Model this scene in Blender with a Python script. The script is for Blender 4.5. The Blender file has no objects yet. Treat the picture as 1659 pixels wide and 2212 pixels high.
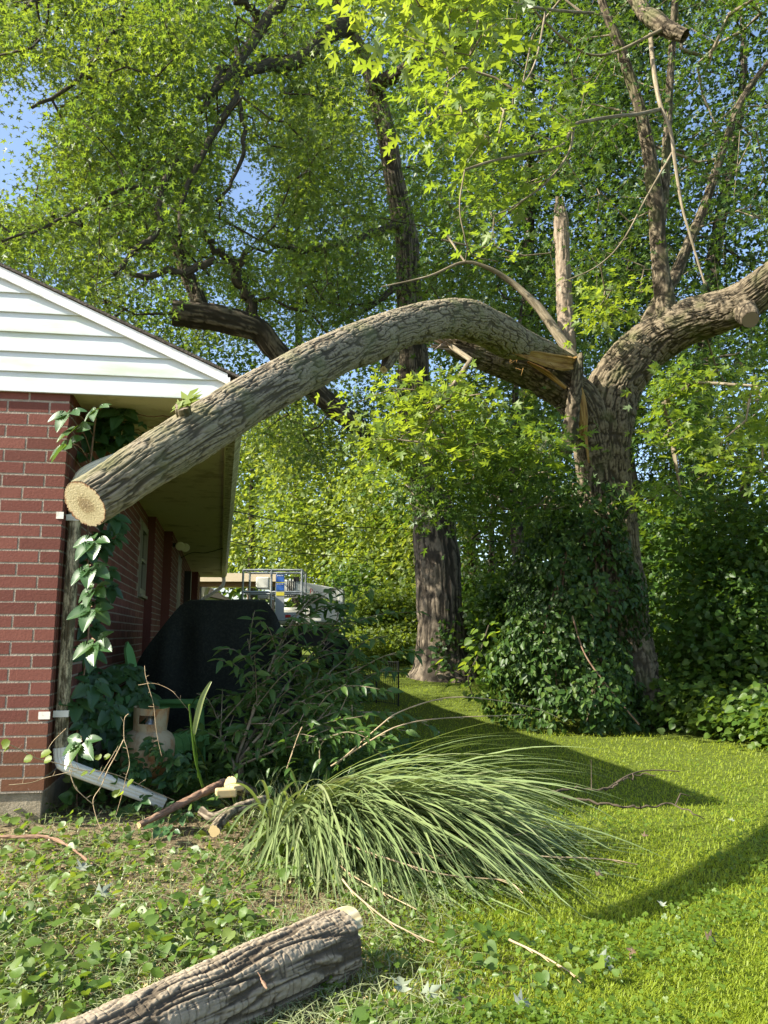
import bpy, math, random
import numpy as np
from mathutils import Vector, Matrix

C = bpy.context.scene
COL = C.collection
RND = random.Random(7)
NP = np.random.default_rng(7)

# ------------------------------------------------------------------ camera
F, CU, CV = 1640.0, 829.5, 1106.0        # photo measured on a 1659 x 2212 frame
PITCH = math.radians(9.1)
EYE = 1.1
cam_d = bpy.data.cameras.new('camera')
cam_d.sensor_fit = 'VERTICAL'
cam_d.sensor_height = 24.0
cam_d.lens = 24.0 * F / 2212.0
cam_d.clip_start, cam_d.clip_end = 0.05, 600
cam = bpy.data.objects.new('camera', cam_d)
COL.objects.link(cam)
cam.location = (0, 0, EYE)
cam.rotation_euler = (math.radians(90) + PITCH, 0, 0)
C.camera = cam

# ------------------------------------------------------------------ sky, sun, exposure
SUN_EL, SUN_AZ = math.radians(38), math.radians(20)
TO_SUN = Vector((-math.cos(SUN_AZ) * math.cos(SUN_EL), -math.sin(SUN_AZ) * math.cos(SUN_EL), math.sin(SUN_EL)))
W = bpy.data.worlds.new('World'); C.world = W; W.use_nodes = True
wn = W.node_tree.nodes; wn.clear()
sky = wn.new('ShaderNodeTexSky'); sky.sky_type = 'NISHITA'; sky.sun_disc = False
sky.sun_elevation = SUN_EL; sky.sun_rotation = math.atan2(TO_SUN.x, TO_SUN.y) % (2 * math.pi)
sky.air_density = 1.0; sky.dust_density = 1.6; sky.ozone_density = 1.5
bg = wn.new('ShaderNodeBackground'); bg.inputs[1].default_value = 0.115
wo = wn.new('ShaderNodeOutputWorld')
W.node_tree.links.new(sky.outputs[0], bg.inputs[0]); W.node_tree.links.new(bg.outputs[0], wo.inputs[0])
sd = bpy.data.lights.new('sun', 'SUN'); sd.energy = 5.0; sd.angle = math.radians(0.55); sd.color = (1.0, 0.94, 0.80)
so = bpy.data.objects.new('sun', sd); COL.objects.link(so)
so.rotation_euler = TO_SUN.to_track_quat('Z', 'Y').to_euler()
C.view_settings.view_transform = 'Standard'; C.view_settings.look = 'None'
C.view_settings.gamma = 1.0; C.view_settings.use_curve_mapping = False
C.view_settings.exposure = 1.5
try:
    C.cycles.max_bounces = 8; C.cycles.diffuse_bounces = 3; C.cycles.glossy_bounces = 2
    C.cycles.transmission_bounces = 4; C.cycles.transparent_max_bounces = 4
    C.cycles.sample_clamp_indirect = 4.0
except Exception:
    pass

# ------------------------------------------------------------------ placing helpers
cp, sp = math.cos(PITCH), math.sin(PITCH)
def P(u, v, D):
    """world point seen at (u, v) of the photo, D metres ahead"""
    x = (u - CU) / F; y = (CV - v) / F
    fy = cp - y * sp; fz = sp + y * cp
    k = D / fy
    return np.array([x * k, D, EYE + fz * k])
def Pn(u, v, D):
    x = (u - CU) / F; y = (CV - v) / F
    k = D / (cp - y * sp)
    return np.stack([x * k, D + 0 * k, EYE + (sp + y * cp) * k], -1)
def hz(x, y):
    """height of the ground"""
    x = np.asarray(x, float); y = np.asarray(y, float)
    bed = 0.13 * np.exp(-(((x + 2.0) / 1.5) ** 2 + ((y - 4.4) / 2.2) ** 2)) + 0.07 * np.exp(-(((x + 0.3) / 0.5) ** 2 + ((y - 4.2) / 0.5) ** 2))
    rough = 0.012 * np.sin(2.1 * x + 1.3 * y) + 0.010 * np.sin(3.7 * y - 1.9 * x + 1)
    woods = 0.25 * np.clip((y - 10 + (x - 3.2) * 1.2) / 14.0, 0, 1.5) * np.clip((x - 1.5) / 3.0, 0, 1)
    k = np.clip((y - 11.5) / 8.0, 0, 1)
    return bed + rough + woods + 0.40 * k * k * (3 - 2 * k)
def G(u, v):
    """ground point seen at (u, v)"""
    u = np.asarray(u, float); v = np.asarray(v, float)
    x = (u - CU) / F; y = (CV - v) / F
    dy = cp - y * sp; dz = np.minimum(sp + y * cp, -0.012)
    z = np.zeros_like(x)
    for _ in range(6):
        k = (z - EYE) / dz
        z = 0.5 * z + 0.5 * hz(x * k, dy * k)
    k = (z - EYE) / dz
    return np.stack([x * k, dy * k, z], -1)
def px(w, D):
    return w * D / F
# house frame
YAW = math.radians(12)
HC = P(122, 1300, 4.1)
E1 = np.array([math.cos(math.radians(8)), math.sin(math.radians(8)), 0]); E2 = np.array([-math.sin(YAW), math.cos(YAW), 0])
def H(s, t, z):
    p = HC + s * E1 + t * E2
    return np.array([p[0], p[1], z])

# ------------------------------------------------------------------ noise
def vnoise(p, seed=0):
    p = np.asarray(p, float)
    i = np.floor(p).astype(np.int64); f = p - i
    f = f * f * (3 - 2 * f)
    def hsh(a, b, c):
        n = (a * 374761393 + b * 668265263 + c * 2147483647 + seed * 974634777) & 0x7fffffff
        n = ((n ^ (n >> 13)) * 1274126177) & 0x7fffffff
        n = n ^ (n >> 16)
        return (n & 0xffff) / 65535.0
    r = 0
    for dx in (0, 1):
        for dy in (0, 1):
            for dz in (0, 1):
                w = (f[..., 0] if dx else 1 - f[..., 0]) * (f[..., 1] if dy else 1 - f[..., 1]) * (f[..., 2] if dz else 1 - f[..., 2])
                r = r + w * hsh(i[..., 0] + dx, i[..., 1] + dy, i[..., 2] + dz)
    return r
def bark_h(q, seed, f=30.0, stretch=5.0, width=0.10):
    """0 deep in a furrow .. 1 on a plate; q = (ring x, ring y, along) in metres"""
    s = np.array([f, f, f / stretch])
    wv = vnoise(q * [8, 8, 6], seed + 3) - 0.5
    qq = q + np.stack([wv * 0.03, -wv * 0.02, wv * 0.06], -1)
    n1 = vnoise(qq * s, seed); n2 = vnoise(qq * s * 1.9 + 7.3, seed + 1)
    a = np.abs(n1 - 0.5); b = np.abs(n2 - 0.5)
    fur = np.exp(-(a / width) ** 2) + 0.5 * np.exp(-(b / (width * 0.8)) ** 2)
    fine = vnoise(qq * [f * 4, f * 4, f * 1.6], seed + 11) - 0.5
    crack = np.exp(-((vnoise(q * [f * 0.5, f * 0.5, f * 0.9], seed + 5) - 0.5) / 0.05) ** 2) * 0.35
    return 1.0 - np.clip(fur + crack, 0, 1.3) + 0.45 * fine + 0.25 * (vnoise(q * 160, seed + 9) - 0.5)

# ------------------------------------------------------------------ mesh helpers
def mk_mesh(name, verts, faces, mat, parent=None, smooth=False, attrs=None, mats=None, midx=None):
    """faces: (M,k) int array, or a list of index tuples"""
    me = bpy.data.meshes.new(name)
    verts = np.ascontiguousarray(verts, dtype=np.float32)
    if isinstance(faces, np.ndarray):
        m, k = faces.shape
        ls = np.arange(0, m * k, k, dtype=np.int32); lv = faces.ravel().astype(np.int32)
    else:
        lens = np.array([len(f) for f in faces], np.int32)
        ls = np.concatenate([[0], np.cumsum(lens)[:-1]]).astype(np.int32)
        lv = np.array([i for f in faces for i in f], np.int32); m = len(faces)
    me.vertices.add(len(verts)); me.vertices.foreach_set('co', verts.ravel())
    me.loops.add(len(lv)); me.loops.foreach_set('vertex_index', lv)
    me.polygons.add(m); me.polygons.foreach_set('loop_start', ls)
    me.polygons.foreach_set('use_smooth', np.full(m, bool(smooth)))
    for mm in (mats or [mat]):
        me.materials.append(mm)
    if midx is not None:
        me.polygons.foreach_set('material_index', np.asarray(midx, np.int32))
    me.update(calc_edges=True)
    for k2, a in (attrs or {}).items():
        a = np.asarray(a, np.float32)
        if a.ndim == 1:
            at = me.attributes.new(k2, 'FLOAT', 'POINT'); at.data.foreach_set('value', a)
        else:
            at = me.attributes.new(k2, 'FLOAT_VECTOR', 'POINT'); at.data.foreach_set('vector', a.ravel())
    o = bpy.data.objects.new(name, me); COL.objects.link(o)
    if parent:
        o.parent = parent; o.matrix_parent_inverse = Matrix.Translation(-parent.location)
    return o
def tag(o, label=None, cat=None, group=None, kind=None):
    if label: o['label'] = label
    if cat: o['category'] = cat
    if group: o['group'] = group
    if kind: o['kind'] = kind
    return o
def thing(name, label, cat, loc=(0, 0, 0), group=None):
    o = bpy.data.objects.new(name, None); COL.objects.link(o)
    o.location = [float(a) for a in loc]; o.empty_display_size = 0.1
    return tag(o, label, cat, group)

class MB:
    """collects simple shapes into one mesh"""
    def __init__(self): self.v = []; self.f = []; self.n = 0; self.a = []; self.mi = []
    def add(self, v, f, mi=0):
        v = [tuple(map(float, q)) for q in v]
        self.v += v; self.f += [tuple(i + self.n for i in q) for q in f]; self.mi += [mi] * len(f); self.n += len(v)
    def hexa(self, c8, mi=0):   # bottom 4 (ccw), top 4
        self.add(c8, [(3, 2, 1, 0), (4, 5, 6, 7), (0, 1, 5, 4), (1, 2, 6, 5), (2, 3, 7, 6), (3, 0, 4, 7)], mi)
    def hbox(self, s0, s1, t0, t1, z0, z1, mi=0):    # box in the house frame
        self.hexa([H(s0, t0, z0), H(s1, t0, z0), H(s1, t1, z0), H(s0, t1, z0), H(s0, t0, z1), H(s1, t0, z1), H(s1, t1, z1), H(s0, t1, z1)], mi)
    def box(self, c, e, rz=0.0, mi=0, bev=0):
        cz, sz = math.cos(rz), math.sin(rz)
        pts = []
        for z in (-1, 1):
            for x, y in ((-1, -1), (1, -1), (1, 1), (-1, 1)):
                a, b = x * e[0] / 2, y * e[1] / 2
                pts.append((c[0] + a * cz - b * sz, c[1] + a * sz + b * cz, c[2] + z * e[2] / 2))
        self.hexa(pts, mi)
    def bar(self, a, b, w, h=None, mi=0, up=(0, 0, 1)):
        a = np.array(a, float); b = np.array(b, float); d = b - a; d /= np.linalg.norm(d)
        upv = np.array(up, float)
        if abs(d @ upv) > 0.97: upv = np.array([0.0, 1, 0])
        x = np.cross(d, upv); x /= np.linalg.norm(x); y = np.cross(x, d); h = h or w
        q = [(-1, -1), (1, -1), (1, 1), (-1, 1)]
        self.hexa([a + x * i * w / 2 + y * j * h / 2 for i, j in q] + [b + x * i * w / 2 + y * j * h / 2 for i, j in q], mi)
    def tube(self, pts, r, n=8, mi=0, cap=True):
        v, f, _ = sweep(pts, r, n, cap=cap)
        self.add(v, f, mi)
    def lathe(self, prof, c, n=24, mi=0, arc=None, axis=None):
        v = []; f = []
        rot = Matrix.Identity(3) if axis is None else Vector((0, 0, 1)).rotation_difference(Vector(axis)).to_matrix()
        m = n if arc is None else n + 1
        a0, a1 = arc or (0, 2 * math.pi)
        for r, z in prof:
            for i in range(m):
                th = a0 + (a1 - a0) * i / n
                q = rot @ Vector((r * math.cos(th), r * math.sin(th), z))
                v.append((c[0] + q.x, c[1] + q.y, c[2] + q.z))
        for j in range(len(prof) - 1):
            for i in range(n):
                i2 = (i + 1) % m if arc is None else i + 1
                f.append((j * m + i, j * m + i2, (j + 1) * m + i2, (j + 1) * m + i))
        self.add(v, f, mi)
    def build(self, name, mat, parent=None, smooth=False, mats=None, bevel=0.0, solid=0.0, attrs=None):
        o = mk_mesh(name, np.array(self.v), self.f, mat, parent, smooth, attrs, mats, self.mi if mats else None)
        if solid:
            s = o.modifiers.new('solid', 'SOLIDIFY'); s.thickness = solid; s.offset = 0
        if bevel:
            b = o.modifiers.new('bevel', 'BEVEL'); b.width = bevel; b.segments = 2; b.limit_method = 'ANGLE'
        return o

def catmull(pts, n):
    """n points along a smooth curve through rows of pts (any width of row)"""
    p = np.asarray(pts, float)
    if len(p) == 2:
        return p[0] + (p[1] - p[0]) * np.linspace(0, 1, n)[:, None]
    q = np.vstack([2 * p[0] - p[1], p, 2 * p[-1] - p[-2]])
    seg = np.linalg.norm(np.diff(p[:, :3], axis=0), axis=1); cum = np.concatenate([[0], np.cumsum(seg)])
    s = np.linspace(0, cum[-1], n); i = np.clip(np.searchsorted(cum, s, 'right') - 1, 0, len(p) - 2)
    t = ((s - cum[i]) / np.maximum(seg[i], 1e-9))[:, None]
    a, b, c, d = q[i], q[i + 1], q[i + 2], q[i + 3]
    return 0.5 * (2 * b + (c - a) * t + (2 * a - 5 * b + 4 * c - d) * t ** 2 + (3 * b - a - 3 * c + d) * t ** 3)
def frames(p):
    t = np.gradient(p, axis=0); t /= np.linalg.norm(t, axis=1)[:, None] + 1e-12
    x = np.zeros_like(p)
    ref = np.array([0, 0, 1.0]) if abs(t[0, 2]) < 0.9 else np.array([1.0, 0, 0])
    v = np.cross(t[0], ref); v /= np.linalg.norm(v); x[0] = v
    for i in range(1, len(p)):
        v = v - t[i] * (v @ t[i]); v /= np.linalg.norm(v) + 1e-12; x[i] = v
    return t, x, np.cross(t, x)
def sweep(pts, r, n=8, cap=True):
    p = np.asarray(pts, float); m = len(p)
    r = np.broadcast_to(np.asarray(r, float), (m,))
    t, x, y = frames(p)
    th = np.arange(n) * 2 * math.pi / n
    c, s = np.cos(th), np.sin(th)
    v = p[:, None, :] + r[:, None, None] * (c[None, :, None] * x[:, None, :] + s[None, :, None] * y[:, None, :])
    v = v.reshape(-1, 3)
    f = [(i * n + j, i * n + (j + 1) % n, (i + 1) * n + (j + 1) % n, (i + 1) * n + j) for i in range(m - 1) for j in range(n)]
    cum = np.concatenate([[0], np.cumsum(np.linalg.norm(np.diff(p, axis=0), axis=1))])
    bk = np.stack([np.tile(c, m) * np.repeat(r, n), np.tile(s, m) * np.repeat(r, n), np.repeat(cum, n)], -1)
    if cap:
        f.append(tuple(range(n - 1, -1, -1))); f.append(tuple(range((m - 1) * n, m * n)))
    return v, f, bk
class Tubes:
    """many thin tubes into one mesh with a bark attribute"""
    def __init__(self): self.v = []; self.f = []; self.b = []; self.n = 0
    def add(self, pts, r, n=5, cap=False):
        v, f, b = sweep(pts, r, n, cap)
        f = np.array([q for q in f if len(q) == 4]) + self.n
        self.v.append(v); self.f.append(f); self.b.append(b + [0, 0, self.n * 0.37]); self.n += len(v)
    def build(self, name, mat, parent=None):
        return mk_mesh(name, np.vstack(self.v), np.vstack(self.f), mat, parent, True, {'bk': np.vstack(self.b)})

def bark_tube(name, ctrl, mat, parent, na, nl, amp, seed, f=30.0, stretch=5.0, width=0.10, lump=0.04, cut_n=None):
    """a limb with real furrows. ctrl rows: x, y, z, radius. Returns object, centre line, radii"""
    c = catmull(ctrl, nl); p, r = c[:, :3], np.maximum(c[:, 3], 0.004)
    t, x, y = frames(p)
    th = np.arange(na) * 2 * math.pi / na
    cs, sn = np.cos(th), np.sin(th)
    cum = np.concatenate([[0], np.cumsum(np.linalg.norm(np.diff(p, axis=0), axis=1))])
    rm = float(np.mean(r))
    q = np.stack([np.broadcast_to(cs[None, :] * rm, (nl, na)), np.broadcast_to(sn[None, :] * rm, (nl, na)), np.broadcast_to(cum[:, None], (nl, na))], -1)
    h = bark_h(q, seed, f, stretch, width)
    big = vnoise(q * [4, 4, 2.2], seed + 20) - 0.5
    fade = np.minimum(1, r / rm)[:, None]
    R = r[:, None] * (1 + lump * 4 * big) + amp * (h - 0.75) * fade
    v = p[:, None, :] + R[..., None] * (cs[None, :, None] * x[:, None, :] + sn[None, :, None] * y[:, None, :])
    if cut_n is not None:                    # slanted saw cut at the first ring
        rv = v[0] - p[0]; dl = np.clip(-(rv @ cut_n) / (t[0] @ cut_n), -.25, .25)
        fd = np.clip(1 - cum / 0.45, 0, 1)
        v = v + t[0] * (dl[None, :, None] * fd[:, None, None])
    i = np.arange(nl - 1)[:, None] * na; j = np.arange(na)[None, :]; j2 = (j + 1) % na
    fa = np.stack([i + j, i + j2, i + na + j2, i + na + j], -1).reshape(-1, 4)
    o = mk_mesh(name, v.reshape(-1, 3), fa, mat, parent, True, {'bk': q.reshape(-1, 3), 'hgt': h.ravel()})
    o['ring0'] = 0; del o['ring0']; bark_tube.ring0 = v[0]
    return o, p, r, (x, y, t), R
def cut_face(name, centre, ring, mat, parent, rings=10, bulge=0.0, axis=None):
    """a sawn end closing the last ring of a bark tube"""
    ring = np.asarray(ring); n = len(ring); v = [np.asarray(centre)]; rr = [0.0]
    ax = np.asarray(axis if axis is not None else (0, 0, 0), float)
    for k in range(1, rings + 1):
        s = k / rings
        w = centre + (ring - centre) * s * (0.985 if k == rings else 1) + ax * bulge * (1 - s)
        v += list(w); rr += [s] * n
    f = [(0, 1 + j, 1 + (j + 1) % n) for j in range(n)]
    for k in range(rings - 1):
        b = 1 + k * n
        f += [(b + j, b + n + j, b + n + (j + 1) % n, b + (j + 1) % n) for j in range(n)]
    return mk_mesh(name, np.array(v), f, mat, parent, False, {'rr': np.array(rr)})

# ------------------------------------------------------------------ leaves
def fold(rim, centre, bend=0.12, curl=0.15):
    v = [(centre[0], centre[1], 0)] + [(x, y, 0) for x, y in rim]
    v = [(x, y, abs(x) * bend * 2 - curl * y * y) for x, y, _ in v]
    n = len(rim)
    return np.array(v, float), np.array([(0, 1 + i, 1 + (i + 1) % n) for i in range(n)])
def mirror(half):
    return half + [(-x, y) for x, y in reversed(half) if abs(x) > 1e-6]
MAPLE = fold(mirror([(0, 0), (.13, .0), (.42, .02), (.16, .20), (.30, .30), (.56, .66), (.28, .54), (.11, .46), (.19, .72), (0, 1)]), (0, .34), .10, .22)
MAPLE_LOW = fold(mirror([(0, 0), (.36, .0), (.11, .22), (.54, .62), (.10, .48), (.13, .62), (0, 1)]), (0, .34), .10, .22)
OVATE = fold(mirror([(0, 0), (.22, .18), (.30, .42), (.20, .72), (0, 1)]), (0, .4), .18, .15)
LANCE = fold(mirror([(0, 0), (.14, .16), (.20, .40), (.15, .68), (.06, .88), (0, 1)]), (0, .4), .2, .28)
HEART = fold(mirror([(0, .10), (.16, .0), (.36, .10), (.46, .34), (.36, .62), (.18, .86), (0, .98)]), (0, .34), .16, .12)
DISC = fold(mirror([(0, .02), (.30, .06), (.46, .36), (.36, .74), (0, .9)]), (0, .42), .14, .1)
def toothed():
    rim = [(0, 0)]; n = 9
    for i in range(1, n + 1):
        y = i / (n + 1); w = 0.33 * (math.sin(math.pi * y ** 0.72)) ** 0.8
        rim += [(w, y), (w * 0.86, y + 0.035)]
    rim += [(0.03, .96), (0, 1)]
    return fold(mirror(rim), (0, .45), .16, .18)
TOOTH = toothed()
CLOVER_V = []; CLOVER_F = []
for k in range(3):
    a = k * 2.094; b = len(CLOVER_V)
    for x, y in [(0, 0), (.26, .18), (.30, .42), (.12, .52), (-.12, .52), (-.30, .42), (-.26, .18)]:
        CLOVER_V.append((x * math.cos(a) - y * math.sin(a), x * math.sin(a) + y * math.cos(a), abs(x) * .2))
    CLOVER_F += [(b, b + 1 + i, b + 2 + i) for i in range(5)]
CLOVER = (np.array(CLOVER_V), np.array(CLOVER_F))

def basis(nrm, tip):
    z = nrm / (np.linalg.norm(nrm, axis=-1, keepdims=True) + 1e-9)
    y = tip - z * np.sum(tip * z, -1, keepdims=True)
    y /= np.linalg.norm(y, axis=-1, keepdims=True) + 1e-9
    return np.stack([np.cross(y, z), y, z], -1)
def leaves(pos, B, size, tpl, rnd):
    T, Fc = tpl; k = len(T); N = len(pos)
    v = np.einsum('nij,kj->nki', B, T) * np.asarray(size).reshape(-1, 1, 1) + pos[:, None, :]
    f = (Fc[None] + (np.arange(N) * k)[:, None, None]).reshape(-1, 3)
    return v.reshape(-1, 3), f, np.repeat(rnd, k)
class Leafage:
    def __init__(self): self.p = []; self.q = []; self.r = []; self.n = 0
    def add(self, pos, B, size, tpl, rnd):
        if len(pos) == 0: return
        v, f, r = leaves(np.asarray(pos, float), B, np.broadcast_to(size, (len(pos),)), tpl, rnd)
        self.p.append(v); self.q.append(f + self.n); self.r.append(r); self.n += len(v)
    def build(self, name, mat, parent=None):
        return mk_mesh(name, np.vstack(self.p), np.vstack(self.q), mat, parent, True, {'rnd': np.concatenate(self.r)})
def cloud(L, centres, n, spread, size, tpl, rng, crnd=None, tilt=0.75, droop=0.5, lead=None, ccol=0.55):
    """n leaves about each centre; leaves look up and outward, tips hang"""
    N = len(centres) * n
    cc = np.repeat(centres, n, 0)
    off = rng.normal(size=(N, 3)) * spread
    pos = cc + off
    out = off * [1, 1, .2] + rng.normal(size=(N, 3)) * 0.10
    nrm = np.array([0, 0, 1.0]) + rng.normal(size=(N, 3)) * tilt + np.array([-0.25, -0.15, 0.1])
    tip = out / (np.linalg.norm(out, axis=1, keepdims=True) + 1e-6) + np.array([0, 0, -1.0]) * rng.random((N, 1)) * droop * 2
    if crnd is None: crnd = np.clip(1.5 * (vnoise(np.asarray(centres) * .55, 77) - .5) + .25 + .5 * rng.random(len(centres)), 0, 1)
    rn = np.clip(np.repeat(crnd, n) * ccol + rng.random(N) * (1 - ccol), 0, 1)
    L.add(pos, basis(nrm, tip), size * (0.65 + 0.6 * rng.random(N)), tpl, rn)

# ------------------------------------------------------------------ materials
class NT:
    def __init__(self, name, rough=0.7, spec=0.3):
        self.m = bpy.data.materials.new(name); self.m.use_nodes = True
        self.t = self.m.node_tree; self.n = self.t.nodes; self.l = self.t.links
        self.b = self.n['Principled BSDF']; self.out = self.n['Material Output']
        self.b.inputs['Roughness'].default_value = rough; self.b.inputs['Specular IOR Level'].default_value = spec
    def nd(self, typ, **kw):
        n = self.n.new(typ)
        for k, v in kw.items():
            if k.startswith('i_'):
                n.inputs[int(k[2:]) if k[2:].isdigit() else k[2:]].default_value = v
            else: setattr(n, k, v)
        return n
    def link(self, a, b): self.l.new(a, b)
    def coord(self, attr=None, scale=(1, 1, 1)):
        if attr: o = self.nd('ShaderNodeAttribute', attribute_name=attr).outputs['Vector']
        else: o = self.nd('ShaderNodeNewGeometry').outputs['Position']
        mp = self.nd('ShaderNodeMapping'); mp.inputs['Scale'].default_value = scale
        self.link(o, mp.inputs['Vector']); return mp.outputs[0]
    def noise(self, vec, scale, detail=4, rough=0.55, dist=0.0):
        n = self.nd('ShaderNodeTexNoise'); n.inputs['Scale'].default_value = scale
        n.inputs['Detail'].default_value = detail; n.inputs['Roughness'].default_value = rough; n.inputs['Distortion'].default_value = dist
        self.link(vec, n.inputs['Vector']); return n.outputs[0]
    def ramp(self, fac, stops):
        r = self.nd('ShaderNodeValToRGB'); e = r.color_ramp.elements
        while len(e) < len(stops): e.new(0.5)
        for a, (p, c) in zip(e, stops):
            a.position = p; a.color = (*c, 1) if len(c) == 3 else c
        self.link(fac, r.inputs[0]); return r.outputs[0]
    def mix(self, fac, a, b, mode='MIX'):
        m = self.nd('ShaderNodeMix', data_type='RGBA', blend_type=mode)
        for s, x in ((0, fac), (6, a), (7, b)):
            if hasattr(x, 'node'): self.link(x, m.inputs[s])
            else: m.inputs[s].default_value = x if s == 0 else (*x, 1)
        return m.outputs[2]
    def math(self, op, a, b=0.0, c=0.0):
        m = self.nd('ShaderNodeMath', operation=op)
        for s, x in ((0, a), (1, b), (2, c)):
            if hasattr(x, 'node'): self.link(x, m.inputs[s])
            else: m.inputs[s].default_value = x
        return m.outputs[0]
    def color(self, c):
        if hasattr(c, 'node'): self.link(c, self.b.inputs['Base Color'])
        else: self.b.inputs['Base Color'].default_value = (*c, 1)
    def bump(self, h, dist=0.01, strength=0.6):
        b = self.nd('ShaderNodeBump'); b.inputs['Strength'].default_value = strength; b.inputs['Distance'].default_value = dist
        self.link(h, b.inputs['Height']); self.link(b.outputs[0], self.b.inputs['Normal'])

def leaf_mat(name, stops, back, trans, amt=0.42, rough=0.45, spec=0.35):
    m = NT(name, rough, spec)
    a = m.nd('ShaderNodeAttribute', attribute_name='rnd').outputs['Fac']
    front = m.ramp(a, stops)
    geo = m.nd('ShaderNodeNewGeometry')
    var = m.noise(geo.outputs['Position'], 9, 2)
    front = m.mix(m.math('MULTIPLY', var, 0.35), front, (.035, .075, .012))
    col = m.mix(m.math('MULTIPLY', geo.outputs['Backfacing'], 0.75), front, back)
    m.color(col)
    tr = m.nd('ShaderNodeBsdfTranslucent')
    m.link(m.mix(a, trans[0], trans[1]), tr.inputs[0])
    mx = m.nd('ShaderNodeMixShader'); mx.inputs[0].default_value = amt
    m.link(m.b.outputs[0], mx.inputs[1]); m.link(tr.outputs[0], mx.inputs[2]); m.link(mx.outputs[0], m.out.inputs[0])
    return m.m
M = {}
M['maple_leaf'] = leaf_mat('maple_leaf', [(0, (.040, .090, .014)), (.55, (.085, .150, .020)), (1, (.175, .225, .028))], (.17, .21, .12), ((.12, .24, .018), (.36, .45, .03)), 0.42)
M['shade_leaf'] = leaf_mat('shade_leaf', [(0, (.020, .055, .012)), (.6, (.040, .090, .016)), (1, (.085, .140, .022))], (.07, .10, .04), ((.05, .11, .012), (.14, .22, .02)), 0.28)  # leaf green darkened so the shade of the wood sits in the colour
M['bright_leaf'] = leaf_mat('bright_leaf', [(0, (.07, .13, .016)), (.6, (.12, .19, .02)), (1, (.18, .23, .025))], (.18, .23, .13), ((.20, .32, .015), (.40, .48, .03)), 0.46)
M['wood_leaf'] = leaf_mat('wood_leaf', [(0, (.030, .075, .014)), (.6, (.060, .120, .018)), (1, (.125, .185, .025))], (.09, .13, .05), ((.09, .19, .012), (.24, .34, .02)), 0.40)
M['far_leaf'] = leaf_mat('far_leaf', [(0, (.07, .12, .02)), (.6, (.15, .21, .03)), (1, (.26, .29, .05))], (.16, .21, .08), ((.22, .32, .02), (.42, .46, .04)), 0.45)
M['ivy_leaf'] = leaf_mat('ivy_leaf', [(0, (.022, .055, .012)), (.7, (.042, .088, .016)), (1, (.09, .14, .022))], (.06, .09, .04), ((.04, .09, .01), (.12, .20, .015)), 0.24, 0.45, 0.28)
M['creeper_leaf'] = leaf_mat('creeper_leaf', [(0, (.030, .085, .032)), (.6, (.045, .11, .035)), (1, (.10, .16, .03))], (.11, .17, .08), ((.08, .18, .02), (.20, .28, .02)), 0.30, 0.36, 0.45)
M['shrub_leaf'] = leaf_mat('shrub_leaf', [(0, (.04, .095, .02)), (.6, (.065, .13, .03)), (1, (.10, .17, .03))], (.12, .17, .08), ((.08, .18, .015), (.16, .26, .02)), 0.34, 0.42, 0.35)
M['violet_leaf'] = leaf_mat('violet_leaf', [(0, (.05, .10, .02)), (.55, (.10, .17, .028)), (1, (.19, .24, .05))], (.13, .18, .07), ((.16, .28, .015), (.34, .42, .03)), 0.36, 0.42, 0.35)
M['lawn_blade'] = leaf_mat('lawn_blade', [(0, (.11, .175, .012)), (.55, (.26, .335, .026)), (1, (.42, .43, .07))], (.24, .30, .03), ((.30, .42, .012), (.52, .56, .03)), 0.48, 0.5, 0.25)
M['clump_blade'] = leaf_mat('clump_blade', [(0, (.11, .165, .045)), (.6, (.22, .285, .08)), (.93, (.38, .42, .15)), (1, (.52, .46, .27))], (.19, .25, .11), ((.16, .24, .04), (.30, .36, .07)), 0.26, 0.34, 0.55)  # palest green stands in for sunlit highlights on blades; last stop is straw
M['pale_leaf'] = leaf_mat('pale_leaf', [(0, (.24, .27, .19)), (1, (.36, .38, .30))], (.30, .32, .22), ((.2, .25, .1), (.3, .3, .2)), 0.12)
M['brown_leaf'] = leaf_mat('brown_leaf', [(0, (.13, .075, .05)), (1, (.22, .14, .10))], (.25, .18, .14), ((.12, .06, .02), (.2, .1, .04)), 0.15)

def bark_mat(name, dark, mid, pale, moss=None, bump=0.012, scale=26, hgt=False, stretch=0.16, fine=1.0):
    m = NT(name, 0.92, 0.12)
    v = m.coord('bk', (1, 1, stretch))
    n = m.noise(v, scale, 5, 0.65, 0.4)
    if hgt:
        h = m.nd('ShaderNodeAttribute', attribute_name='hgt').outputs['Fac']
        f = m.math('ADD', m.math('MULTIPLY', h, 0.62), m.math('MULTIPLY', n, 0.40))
        c = m.ramp(f, [(.18, tuple(k * .55 for k in dark)), (.42, dark), (.64, mid), (1.0, pale)])  # furrows darken with depth: bark tone plus painted recess shade
    else:
        c = m.ramp(n, [(.34, dark), (.52, mid), (.72, pale)])
    big = m.noise(m.coord('bk', (1, 1, .5)), 5, 3)
    c = m.mix(m.math('MULTIPLY', big, 0.45), c, mid)
    if moss:
        k = m.ramp(m.noise(m.coord(None), 3.2, 3), [(.50, (0, 0, 0)), (.68, (1, 1, 1))])
        c = m.mix(m.math('MULTIPLY', k, 0.55), c, moss)
    m.color(c)
    fn = m.noise(m.coord('bk', (1, 1, .4)), 130, 4, 0.7)
    m.bump(m.math('ADD', m.math('MULTIPLY', n, 1.0 if not hgt else 0.3), m.math('MULTIPLY', fn, 0.3 * fine)), bump, 0.8)
    return m.m
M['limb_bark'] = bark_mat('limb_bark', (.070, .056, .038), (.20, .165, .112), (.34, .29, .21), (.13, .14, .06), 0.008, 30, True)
M['log_bark'] = bark_mat('log_bark', (.075, .058, .040), (.23, .185, .128), (.38, .32, .235), None, 0.007, 34, True)
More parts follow.
